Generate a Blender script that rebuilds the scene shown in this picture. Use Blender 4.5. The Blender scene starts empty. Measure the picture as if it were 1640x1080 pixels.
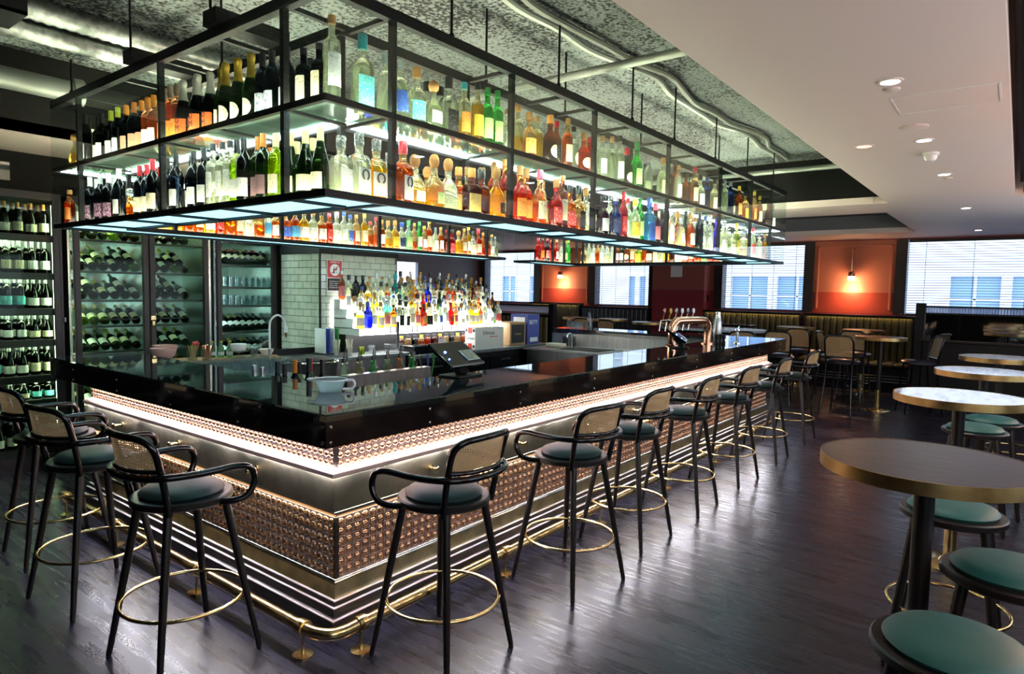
import bpy, bmesh, math, random
from mathutils import Vector, Matrix
R = math.radians
PI = math.pi
rnd = random.Random(7)
SC = bpy.context.scene
COL = SC.collection

# ------------------------------------------------------------------ camera
CAM_POS = Vector((-1.6618, -2.2629, 1.6338))
YAW, PITCH, ROLL, FPX = 0.65857, 0.07046, 0.01791, 1046.69
fw = Vector((math.cos(YAW)*math.cos(PITCH), math.sin(YAW)*math.cos(PITCH), -math.sin(PITCH)))
rt = Vector((math.sin(YAW), -math.cos(YAW), 0))
up = rt.cross(fw)
r2 = math.cos(ROLL)*rt + math.sin(ROLL)*up
u2 = -math.sin(ROLL)*rt + math.cos(ROLL)*up
cam_data = bpy.data.cameras.new('camera')
cam_data.sensor_fit = 'HORIZONTAL'; cam_data.sensor_width = 36.0
cam_data.lens = FPX*36.0/1640.0
cam_data.clip_start = 0.05; cam_data.clip_end = 200
cam = bpy.data.objects.new('camera', cam_data)
m = Matrix.Identity(4)
for i in range(3):
    m[i][0] = r2[i]; m[i][1] = u2[i]; m[i][2] = -fw[i]; m[i][3] = CAM_POS[i]
cam.matrix_world = m
COL.objects.link(cam)
SC.camera = cam

# ------------------------------------------------------------------ view, world, daylight
SC.view_settings.view_transform = 'Standard'
SC.view_settings.look = 'None'
SC.view_settings.gamma = 1.0
SC.view_settings.use_curve_mapping = False
SC.view_settings.exposure = 1.38
cy = SC.cycles
cy.max_bounces = 12; cy.diffuse_bounces = 3; cy.glossy_bounces = 4; cy.transmission_bounces = 8
cy.transparent_max_bounces = 40
cy.caustics_reflective = False; cy.caustics_refractive = False
cy.sample_clamp_indirect = 6.0
world = bpy.data.worlds.new('sky'); SC.world = world
world.use_nodes = True
bg = world.node_tree.nodes['Background']
bg.inputs['Color'].default_value = (0.72, 0.86, 1.0, 1)
bg.inputs['Strength'].default_value = 1.7

def lamp(name, kind, loc, energy, color, rot=(0, 0, 0), **kw):
    d = bpy.data.lights.new(name, kind); d.energy = energy; d.color = color
    for k, v in kw.items(): setattr(d, k, v)
    o = bpy.data.objects.new(name, d); o.location = loc; o.rotation_euler = rot
    COL.objects.link(o)
    return o
# daylight coming in through the four windows of the far wall (sky light, portals)
for i, (y0, y1) in enumerate([(7.66, 9.5), (4.4, 6.0), (1.06, 2.87), (-3.4, -0.52)]):
    p = lamp('window_daylight', 'AREA', (12.42, (y0+y1)/2, 2.02), 1, (1, 1, 1), (0, R(90), 0), shape='RECTANGLE', size=1.36, size_y=y1-y0)
    p.data.cycles.is_portal = True
# and through openings added to the unseen right-hand wall as fill daylight
for x0 in (-2.6, .4, 3.4, 6.4):
    p = lamp('window_daylight', 'AREA', (x0+1.0, -3.64, 1.75), 1, (1, 1, 1), (R(90), 0, R(180)), shape='RECTANGLE', size=2.0, size_y=1.5)
    p.data.cycles.is_portal = True

# ------------------------------------------------------------------ materials
MATS = {}
def nt(name):
    m = bpy.data.materials.new(name); m.use_nodes = True
    n = m.node_tree.nodes; l = m.node_tree.links
    n.clear()
    out = n.new('ShaderNodeOutputMaterial')
    MATS[name] = m
    return m, n, l, out
def c4(c): return (c[0], c[1], c[2], 1)
def pm(name, col, rough=.5, metal=0., col2=None, scale=20., ior=None, coat=0., bump=0., bscale=80., stretch=None, spec=None, detail=4, lo=.4, hi=.6, rough2=None):
    m, n, l, out = nt(name)
    b = n.new('ShaderNodeBsdfPrincipled'); l.new(b.outputs[0], out.inputs[0])
    b.inputs['Base Color'].default_value = c4(col); b.inputs['Roughness'].default_value = rough
    b.inputs['Metallic'].default_value = metal
    if ior: b.inputs['IOR'].default_value = ior
    if coat: b.inputs['Coat Weight'].default_value = coat; b.inputs['Coat Roughness'].default_value = .05
    if spec is not None: b.inputs['Specular IOR Level'].default_value = spec
    tc = n.new('ShaderNodeTexCoord'); vec = tc.outputs['Object']
    if stretch:
        mp = n.new('ShaderNodeMapping'); mp.inputs['Scale'].default_value = stretch
        l.new(vec, mp.inputs[0]); vec = mp.outputs[0]
    if col2:
        t = n.new('ShaderNodeTexNoise'); t.inputs['Scale'].default_value = scale; t.inputs['Detail'].default_value = detail
        l.new(vec, t.inputs['Vector'])
        rp = n.new('ShaderNodeValToRGB'); rp.color_ramp.elements[0].position = lo; rp.color_ramp.elements[1].position = hi
        rp.color_ramp.elements[0].color = c4(col); rp.color_ramp.elements[1].color = c4(col2)
        l.new(t.outputs[0], rp.inputs[0]); l.new(rp.outputs[0], b.inputs['Base Color'])
        if rough2 is not None:
            mr = n.new('ShaderNodeMapRange'); mr.inputs[1].default_value = lo; mr.inputs[2].default_value = hi
            mr.inputs[3].default_value = rough; mr.inputs[4].default_value = rough2
            l.new(t.outputs[0], mr.inputs[0]); l.new(mr.outputs[0], b.inputs['Roughness'])
    if bump:
        t2 = n.new('ShaderNodeTexNoise'); t2.inputs['Scale'].default_value = bscale; t2.inputs['Detail'].default_value = 5
        l.new(vec, t2.inputs['Vector'])
        bp = n.new('ShaderNodeBump'); bp.inputs['Strength'].default_value = bump; bp.inputs['Distance'].default_value = .02
        l.new(t2.outputs[0], bp.inputs['Height']); l.new(bp.outputs[0], b.inputs['Normal'])
    return m
def em(name, col, s):
    m, n, l, out = nt(name)
    e = n.new('ShaderNodeEmission'); e.inputs[0].default_value = c4(col); e.inputs[1].default_value = s
    l.new(e.outputs[0], out.inputs[0])
    return m
def fres(n, l, f0=.04, mul=1.0):
    lw = n.new('ShaderNodeLayerWeight'); lw.inputs[0].default_value = .5
    pw = n.new('ShaderNodeMath'); pw.operation = 'POWER'; pw.inputs[1].default_value = 5; l.new(lw.outputs['Facing'], pw.inputs[0])
    ma = n.new('ShaderNodeMath'); ma.operation = 'MULTIPLY_ADD'; ma.inputs[1].default_value = (1-f0)*mul; ma.inputs[2].default_value = f0*mul
    l.new(pw.outputs[0], ma.inputs[0]); return ma.outputs[0]
def pane_mat(name, tint, refl=1.0, rough=.0, haze=0.):
    m, n, l, out = nt(name)
    t = n.new('ShaderNodeBsdfTransparent'); t.inputs[0].default_value = c4(tint)
    g = n.new('ShaderNodeBsdfGlossy'); g.inputs['Roughness'].default_value = rough
    mx = n.new('ShaderNodeMixShader')
    l.new(fres(n, l, .045, refl), mx.inputs[0])
    base = t.outputs[0]
    if haze:
        d = n.new('ShaderNodeBsdfTranslucent'); d.inputs[0].default_value = c4(tint)
        m2 = n.new('ShaderNodeMixShader'); m2.inputs[0].default_value = haze
        l.new(t.outputs[0], m2.inputs[1]); l.new(d.outputs[0], m2.inputs[2]); base = m2.outputs[0]
    l.new(base, mx.inputs[1]); l.new(g.outputs[0], mx.inputs[2]); l.new(mx.outputs[0], out.inputs[0])
    return m
def bottle_glass(name, col, upper=None, clear=.45):
    """glass holding a drink: the drink's colour up to a fill level that differs from bottle to bottle, bare glass above"""
    m, n, l, out = nt(name)
    colsock = None
    if upper:
        tc = n.new('ShaderNodeTexCoord'); sp = n.new('ShaderNodeSeparateXYZ'); l.new(tc.outputs['Generated'], sp.inputs[0])
        oi = n.new('ShaderNodeObjectInfo')
        mr = n.new('ShaderNodeMapRange'); mr.inputs[3].default_value = .38; mr.inputs[4].default_value = .86
        l.new(oi.outputs['Random'], mr.inputs[0])
        lt = n.new('ShaderNodeMath'); lt.operation = 'LESS_THAN'; l.new(sp.outputs[2], lt.inputs[0]); l.new(mr.outputs[0], lt.inputs[1])
        mc = n.new('ShaderNodeMix'); mc.data_type = 'RGBA'
        l.new(lt.outputs[0], mc.inputs[0]); mc.inputs[6].default_value = c4(upper); mc.inputs[7].default_value = c4(col)
        colsock = mc.outputs[2]
    t = n.new('ShaderNodeBsdfTransparent'); t.inputs[0].default_value = c4(col)
    d = n.new('ShaderNodeBsdfTranslucent'); d.inputs[0].default_value = c4(col)
    if colsock: l.new(colsock, t.inputs[0]); l.new(colsock, d.inputs[0])
    rf = n.new('ShaderNodeBsdfRefraction'); rf.inputs['IOR'].default_value = 1.3; rf.inputs['Roughness'].default_value = .0; rf.inputs[0].default_value = c4([k**.6 for k in col])
    if colsock: l.new(colsock, rf.inputs[0])
    m0 = n.new('ShaderNodeMixShader'); m0.inputs[0].default_value = .5
    l.new(t.outputs[0], m0.inputs[1]); l.new(d.outputs[0], m0.inputs[2])
    m1 = n.new('ShaderNodeMixShader'); m1.inputs[0].default_value = clear
    l.new(m0.outputs[0], m1.inputs[1]); l.new(rf.outputs[0], m1.inputs[2])
    g = n.new('ShaderNodeBsdfGlossy'); g.inputs['Roughness'].default_value = .04
    mx = n.new('ShaderNodeMixShader'); l.new(fres(n, l, .04, .8), mx.inputs[0])
    l.new(m1.outputs[0], mx.inputs[1]); l.new(g.outputs[0], mx.inputs[2]); l.new(mx.outputs[0], out.inputs[0])
    return m
def label_mat(name, col, ink, amount=.5, freq=90., translucent=.3):
    """paper label with lines of fine print"""
    m, n, l, out = nt(name)
    tc = n.new('ShaderNodeTexCoord')
    mp = n.new('ShaderNodeMapping'); mp.inputs['Scale'].default_value = (3.2, 3.2, 1.0); l.new(tc.outputs['Object'], mp.inputs[0])
    t = n.new('ShaderNodeTexNoise'); t.inputs['Scale'].default_value = freq; t.inputs['Detail'].default_value = 1
    l.new(mp.outputs[0], t.inputs['Vector'])
    rp = n.new('ShaderNodeValToRGB'); rp.color_ramp.interpolation = 'CONSTANT'
    rp.color_ramp.elements[0].color = c4(col); rp.color_ramp.elements[1].color = c4(ink); rp.color_ramp.elements[1].position = 1-amount*.6
    l.new(t.outputs[0], rp.inputs[0])
    b = n.new('ShaderNodeBsdfDiffuse'); l.new(rp.outputs[0], b.inputs[0])
    tr = n.new('ShaderNodeBsdfTranslucent'); l.new(rp.outputs[0], tr.inputs[0])
    mx = n.new('ShaderNodeMixShader'); mx.inputs[0].default_value = translucent
    l.new(b.outputs[0], mx.inputs[1]); l.new(tr.outputs[0], mx.inputs[2]); l.new(mx.outputs[0], out.inputs[0])
    return m

pm('black_metal', (.004, .004, .0045), .45, 0, spec=.22)
pm('black_paint', (.004, .004, .005), .55, spec=.25)
pm('black_gloss', (.003, .003, .004), .16, spec=.5)
pm('counter_glass', (.012, .014, .015), .025, ior=2.3)
pm('apron_black', (.007, .005, .005), .12, ior=1.6, col2=(.012, .008, .007), scale=6)
pm('ebony_wood', (.008, .006, .006), .36, spec=.4)
pm('brass', (.80, .60, .28), .2, 1.0, col2=(.66, .47, .20), scale=14)
pm('brass_rim', (.52, .36, .15), .34, 1.0, col2=(.40, .26, .10), scale=12)
pm('aged_brass', (.30, .27, .18), .30, 1.0, col2=(.20, .17, .11), scale=6, rough2=.5)
pm('brass_ledge', (.78, .60, .50), .4, .7)
pm('copper', (.85, .42, .26), .12, 1.0)
pm('chrome', (.8, .8, .8), .12, 1.0)
pm('steel', (.42, .43, .44), .3, 1.0, col2=(.34, .35, .36), scale=30, stretch=(1, 1, .05))
pm('galvanised', (.36, .37, .36), .4, 1.0, col2=(.22, .23, .22), scale=25)
pm('mullion', (.025, .02, .021), .4, .3)
pm('white_paint', (.70, .58, .515), .6)
pm('grey_wall', (.13, .13, .15), .6)
pm('dark_wall', (.004, .004, .0035), .8, spec=.2)
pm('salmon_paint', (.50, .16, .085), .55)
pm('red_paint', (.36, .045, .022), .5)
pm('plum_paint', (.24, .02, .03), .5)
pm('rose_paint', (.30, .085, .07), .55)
pm('olive_leather', (.085, .062, .018), .38, col2=(.065, .047, .013), scale=8)
pm('teal_leather', (.015, .085, .078), .42, spec=.35, bump=.12, bscale=500)
pm('dark_teal_leather', (.005, .021, .022), .42, spec=.35, bump=.12, bscale=500)
pm('navy_leather', (.012, .012, .022), .32)
pm('oak_skirting', (.075, .06, .042), .38, col2=(.038, .029, .02), scale=7, stretch=(1, 1, 9), coat=.3)
pm('skirting_gold', (.30, .26, .16), .32, .75, col2=(.20, .17, .10), scale=10)
pm('table_oak', (.060, .042, .042), .38, col2=(.030, .021, .022), scale=7, stretch=(8, 1, 1))
pm('marble', (.48, .53, .60), .18, col2=(.10, .11, .13), scale=3.0, stretch=(1, 5, 1), detail=8, lo=.50, hi=.80, coat=.3)
pm('beer_carton', (.62, .63, .60), .6)
pm('kraft_card', (.34, .21, .10), .7)
pm('blue_card', (.06, .08, .30), .55)
pm('red_print', (.60, .055, .035), .6)
pm('black_print', (.01, .01, .012), .6)
pm('white_print', (.85, .85, .85), .6)
pm('gold_print', (.55, .38, .12), .5)
pm('sign_red', (.48, .03, .03), .4)
pm('plastic_white', (.78, .80, .82), .35)
pm('ceramic', (.80, .76, .70), .25)
pm('pink_glaze', (.62, .36, .32), .25)
pm('terracotta', (.55, .22, .10), .5)
pm('board_wood', (.42, .21, .09), .5, col2=(.30, .14, .06), scale=10, stretch=(1, 8, 1))
pm('cherry', (.5, .02, .03), .3)
pm('gold_foil', (.58, .38, .05), .34, .85, bump=.3, bscale=220)
pm('silver_foil', (.58, .56, .50), .36, .7, bump=.3, bscale=220)
pm('lens_glass', (.68, .36, .20), .09, .85, coat=.6)
pm('lens_grid', (.62, .56, .60), .3, .6)
pm('lens_backing', (.45, .22, .10), .35, .6)
pm('tile_glaze', (.50, .53, .44), .12, col2=(.40, .44, .36), scale=5, coat=.4)
pm('grout', (.05, .05, .045), .8)
pm('facade_white', (.60, .62, .66), .8)
pm('facade_grey', (.16, .27, .46), .6)
pm('blind_slat', (.12, .18, .30), .5)
pm('cable_black', (.02, .02, .022), .5)
pm('slab_pipe', (.30, .32, .28), .45, .4)
pm('rubber', (.01, .01, .01), .6)
pm('straw_paper', (.78, .70, .55), .7)
pm('cooler_lining', (.42, .48, .44), .22, .85)
pm('mirror_dark', (.36, .36, .38), .03, 1.0)
pane_mat('pane_glass', (.93, .975, .96), 1.0)
pane_mat('shelf_glass', (.78, .95, .88), 1.0, haze=.45)
pane_mat('cooler_shelf', (.80, .93, .88), .6)
pane_mat('cooler_glass', (.86, .95, .89), .1)
pane_mat('drink_glass', (.90, .93, .94), 1.0, haze=.03)
pane_mat('frosted_plastic', (.85, .90, .93), .8, .2, haze=.4)
pane_mat('ribbed_glass', (.80, .86, .95), .6, .2, haze=.55)
pane_mat('window_glass', (.96, .98, 1.0), .3)
em('led_white', (.80, .93, 1.0), 16.0)
em('led_shelf', (1.0, .97, .70), 8.0)
em('led_underside', (.36, .80, .95), .8)
em('led_pink', (1.0, .78, .70), 11.0)
em('led_gold', (1.0, .88, .62), 12.0)
em('led_floor', (.80, .80, 1.0), 13.0)
em('led_ledge', (.80, .82, 1.0), 150.0)
em('led_backbar', (1.0, .99, .97), 7.0)
em('led_shelf_edge', (1.0, 1.0, .72), 48.0)
em('led_cooler', (.80, 1.0, .62), 26.0)
em('led_cooler_cold', (.74, .88, 1.0), 24.0)
em('lamp_warm', (1.0, .66, .38), 9.0)
em('lamp_cool', (.95, .97, 1.0), 14.0)
em('lamp_blue', (.05, .12, 1.0), 25.0)
em('lamp_red', (1.0, .28, .18), 2.0)
em('led_service', (.85, 1.0, .30), 2.5)
em('bench_led', (1.0, .80, .35), 16.0)

# dark timber floor: long planks across the room
def floor_mat():
    m, n, l, out = nt('dark_floorboards')
    b = n.new('ShaderNodeBsdfPrincipled'); l.new(b.outputs[0], out.inputs[0])
    tc = n.new('ShaderNodeTexCoord')
    mp = n.new('ShaderNodeMapping'); mp.inputs['Rotation'].default_value = (0, 0, R(90)); l.new(tc.outputs['Object'], mp.inputs[0])
    br = n.new('ShaderNodeTexBrick'); br.inputs['Scale'].default_value = 1.0; br.inputs['Mortar Size'].default_value = .0011
    br.inputs['Brick Width'].default_value = 1.5; br.inputs['Row Height'].default_value = .085; br.offset = .37
    br.inputs['Color1'].default_value = (.010, .009, .017, 1); br.inputs['Color2'].default_value = (.023, .020, .034, 1); br.inputs['Mortar'].default_value = (.004, .004, .004, 1)
    l.new(mp.outputs[0], br.inputs[0])
    ms = n.new('ShaderNodeMapping'); ms.inputs['Scale'].default_value = (30, 1.6, 1); l.new(tc.outputs['Object'], ms.inputs[0])
    ns = n.new('ShaderNodeTexNoise'); ns.inputs['Scale'].default_value = 2.0; ns.inputs['Detail'].default_value = 6; l.new(ms.outputs[0], ns.inputs['Vector'])
    ml = n.new('ShaderNodeMix'); ml.data_type = 'RGBA'; ml.blend_type = 'MULTIPLY'; ml.inputs[0].default_value = .55
    l.new(br.outputs[0], ml.inputs[6]); l.new(ns.outputs[0], ml.inputs[7]); l.new(ml.outputs[2], b.inputs['Base Color'])
    n2 = n.new('ShaderNodeTexNoise'); n2.inputs['Scale'].default_value = 1.0; n2.inputs['Detail'].default_value = 3; l.new(ms.outputs[0], n2.inputs['Vector'])
    mr = n.new('ShaderNodeMapRange'); mr.inputs[1].default_value = .3; mr.inputs[2].default_value = .7; mr.inputs[3].default_value = .23; mr.inputs[4].default_value = .34
    l.new(n2.outputs[0], mr.inputs[0]); l.new(mr.outputs[0], b.inputs['Roughness'])
    ad = n.new('ShaderNodeMath'); ad.operation = 'MULTIPLY_ADD'; ad.inputs[1].default_value = .14
    l.new(ns.outputs[0], ad.inputs[0]); ad.inputs[2].default_value = 0
    bp = n.new('ShaderNodeBump'); bp.inputs['Strength'].default_value = .10; bp.inputs['Distance'].default_value = .0015; bp.invert = True
    l.new(ad.outputs[0], bp.inputs['Height']); l.new(bp.outputs[0], b.inputs['Normal'])
    b.inputs['Specular IOR Level'].default_value = .27
floor_mat()
# raw sprayed concrete: pale with black speckle and board marks
def slab_mat():
    m, n, l, out = nt('sprayed_concrete')
    b = n.new('ShaderNodeBsdfPrincipled'); l.new(b.outputs[0], out.inputs[0]); b.inputs['Roughness'].default_value = .85
    tc = n.new('ShaderNodeTexCoord')
    a = n.new('ShaderNodeTexNoise'); a.inputs['Scale'].default_value = 48; a.inputs['Detail'].default_value = 4; l.new(tc.outputs['Object'], a.inputs['Vector'])
    w = n.new('ShaderNodeTexNoise'); w.inputs['Scale'].default_value = 1.1; w.inputs['Detail'].default_value = 3; l.new(tc.outputs['Object'], w.inputs['Vector'])
    s = n.new('ShaderNodeMath'); s.operation = 'MULTIPLY_ADD'; s.inputs[1].default_value = .55; l.new(w.outputs[0], s.inputs[0]); l.new(a.outputs[0], s.inputs[2])
    rp = n.new('ShaderNodeValToRGB'); e = rp.color_ramp.elements
    e[0].position = .67; e[0].color = (.010, .010, .010, 1); e[1].position = .82; e[1].color = (.20, .225, .215, 1)
    l.new(s.outputs[0], rp.inputs[0]); l.new(rp.outputs[0], b.inputs['Base Color'])
    bp = n.new('ShaderNodeBump'); bp.inputs['Strength'].default_value = .8; bp.inputs['Distance'].default_value = .02
    l.new(a.outputs[0], bp.inputs['Height']); l.new(bp.outputs[0], b.inputs['Normal'])
slab_mat()
# woven cane: strands with see-through holes, from the sheet's own UV in metres
def cane_mat():
    m, n, l, out = nt('woven_cane')
    uv = n.new('ShaderNodeUVMap'); sp = n.new('ShaderNodeSeparateXYZ'); l.new(uv.outputs[0], sp.inputs[0])
    def wave(sock, k, ph):
        a = n.new('ShaderNodeMath'); a.operation = 'MULTIPLY_ADD'; a.inputs[1].default_value = 2*PI/k; a.inputs[2].default_value = ph; l.new(sock, a.inputs[0])
        s = n.new('ShaderNodeMath'); s.operation = 'COSINE'; l.new(a.outputs[0], s.inputs[0]); return s.outputs[0]
    a = wave(sp.outputs[0], .0105, 0); b = wave(sp.outputs[1], .0105, 0)
    su = n.new('ShaderNodeMath'); su.operation = 'ADD'; l.new(a, su.inputs[0]); l.new(b, su.inputs[1])
    gt = n.new('ShaderNodeMath'); gt.operation = 'GREATER_THAN'; gt.inputs[1].default_value = .80; l.new(su.outputs[0], gt.inputs[0])
    p = n.new('ShaderNodeBsdfPrincipled'); p.inputs['Roughness'].default_value = .5
    rp = n.new('ShaderNodeValToRGB'); rp.color_ramp.elements[0].color = (.40, .24, .11, 1); rp.color_ramp.elements[1].color = (.60, .42, .22, 1)
    mrr = n.new('ShaderNodeMapRange'); mrr.inputs[1].default_value = -2; mrr.inputs[2].default_value = 1; l.new(su.outputs[0], mrr.inputs[0]); l.new(mrr.outputs[0], rp.inputs[0])
    l.new(rp.outputs[0], p.inputs['Base Color'])
    tl = n.new('ShaderNodeBsdfTranslucent'); l.new(rp.outputs[0], tl.inputs[0])
    mm = n.new('ShaderNodeMixShader'); mm.inputs[0].default_value = .3; l.new(p.outputs[0], mm.inputs[1]); l.new(tl.outputs[0], mm.inputs[2])
    t = n.new('ShaderNodeBsdfTransparent')
    mx = n.new('ShaderNodeMixShader'); l.new(gt.outputs[0], mx.inputs[0]); l.new(mm.outputs[0], mx.inputs[1]); l.new(t.outputs[0], mx.inputs[2])
    l.new(mx.outputs[0], out.inputs[0])
cane_mat()

GLASS = {}
for nm, col, upc in [('clear', (.89, .95, .76), (.93, .97, .86)), ('yellow', (.88, .60, .06), (.92, .90, .70)), ('amber', (.80, .27, .012), (.90, .72, .42)),
                     ('orange', (.80, .12, .006), (.88, .42, .15)), ('red', (.62, .008, .010), (.75, .12, .10)), ('brown', (.28, .06, .006), (.50, .22, .07)),
                     ('green', (.04, .62, .06), (.20, .75, .25)), ('lgreen', (.45, .85, .50), (.70, .92, .75)), ('lime', (.55, .72, .05), (.78, .85, .40)),
                     ('dgreen', (.035, .085, .02), None), ('dark', (.012, .020, .030), None), ('blue', (.03, .06, .25), None), ('lblue', (.12, .50, .80), None),
                     ('cobalt', (.02, .03, .75), None), ('teal', (.02, .48, .50), None), ('rose', (.88, .33, .16), (.93, .62, .45)), ('purple', (.07, .015, .04), None),
                     ('violet', (.16, .07, .62), None), ('frost', (.80, .88, .92), None)]:
    GLASS[nm] = bottle_glass('glass_'+nm, col, upc, clear=.70 if nm in ('clear', 'yellow', 'lgreen') else .74)
CAPS = {}
for nm, col, ro, me in [('cork', (.40, .19, .05), .6, 0), ('ball', (.42, .18, .04), .55, 0), ('black', (.012, .012, .014), .35, 0), ('teal', (.02, .28, .30), .4, 0), ('yellow', (.65, .48, .05), .4, .2),
                        ('green', (.03, .22, .05), .4, 0), ('red', (.50, .012, .03), .35, 0), ('silver', (.55, .56, .58), .3, .9), ('blue', (.03, .07, .35), .35, 0), ('orange', (.52, .18, .015), .4, 0),
                        ('lime', (.35, .42, .03), .4, 0), ('taupe', (.17, .12, .09), .4, 0), ('white', (.75, .75, .75), .4, 0), ('pink', (.70, .10, .18), .4, 0), ('amber', (.70, .30, .05), .3, 0), ('creamc', (.70, .60, .32), .45, 0)]:
    CAPS[nm] = pm('cap_'+nm, col, ro, me)
CAPS['clear'] = GLASS['frost']; CAPS['gold'] = MATS['gold_foil']; CAPS['silverf'] = MATS['silver_foil']
LABS = {}
for nm, col, ink, am in [('white', (.82, .82, .80), (.25, .25, .27), .55), ('cream', (.78, .70, .50), (.20, .13, .07), .6), ('yellow', (.80, .60, .08), (.25, .12, .03), .6), ('orange', (.80, .28, .06), (.40, .06, .02), .6),
                         ('black', (.02, .02, .022), (.55, .5, .4), .55), ('blue', (.05, .12, .45), (.7, .75, .85), .55), ('navy', (.03, .045, .12), (.6, .6, .65), .5), ('pink', (.72, .25, .28), (.85, .7, .65), .5),
                         ('salmon', (.72, .36, .24), (.45, .18, .12), .55), ('redl', (.62, .05, .05), (.85, .75, .65), .6), ('lime', (.55, .72, .30), (.05, .25, .08), .55), ('aqua', (.12, .58, .62), (.8, .88, .85), .6),
                         ('amberl', (.80, .45, .12), (.28, .10, .02), .6), ('art', (.50, .53, .60), (.16, .18, .26), .75), ('plum', (.42, .30, .36), (.10, .03, .08), .9), ('plumw', (.26, .15, .17), (.5, .42, .40), .5),
                         ('silver', (.70, .74, .74), (.30, .36, .38), .6), ('gold', (.66, .46, .14), (.12, .06, .02), .6), ('creamw', (.86, .80, .58), (.40, .28, .08), .5), ('creams', (.70, .66, .48), (.10, .10, .08), .6),
                         ('frost', (.78, .82, .86), (.80, .50, .25), .4), ('sky', (.10, .35, .60), (.75, .8, .85), .5), ('gin', (.80, .80, .74), (.06, .06, .06), .55)]:
    LABS[nm] = label_mat('label_'+nm, col, ink, am, 24. if nm == 'art' else 90.)
LABS['red'] = LABS['redl']; LABS['green'] = LABS['lime']; LABS['disc'] = LABS['creams']; LABS['oval'] = LABS['cream']; LABS['horse'] = LABS['white']; LABS['mumm'] = label_mat('label_scarlet', (.80, .15, .04), (.75, .12, .03), .3); LABS['sesi'] = LABS['silver']

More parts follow.
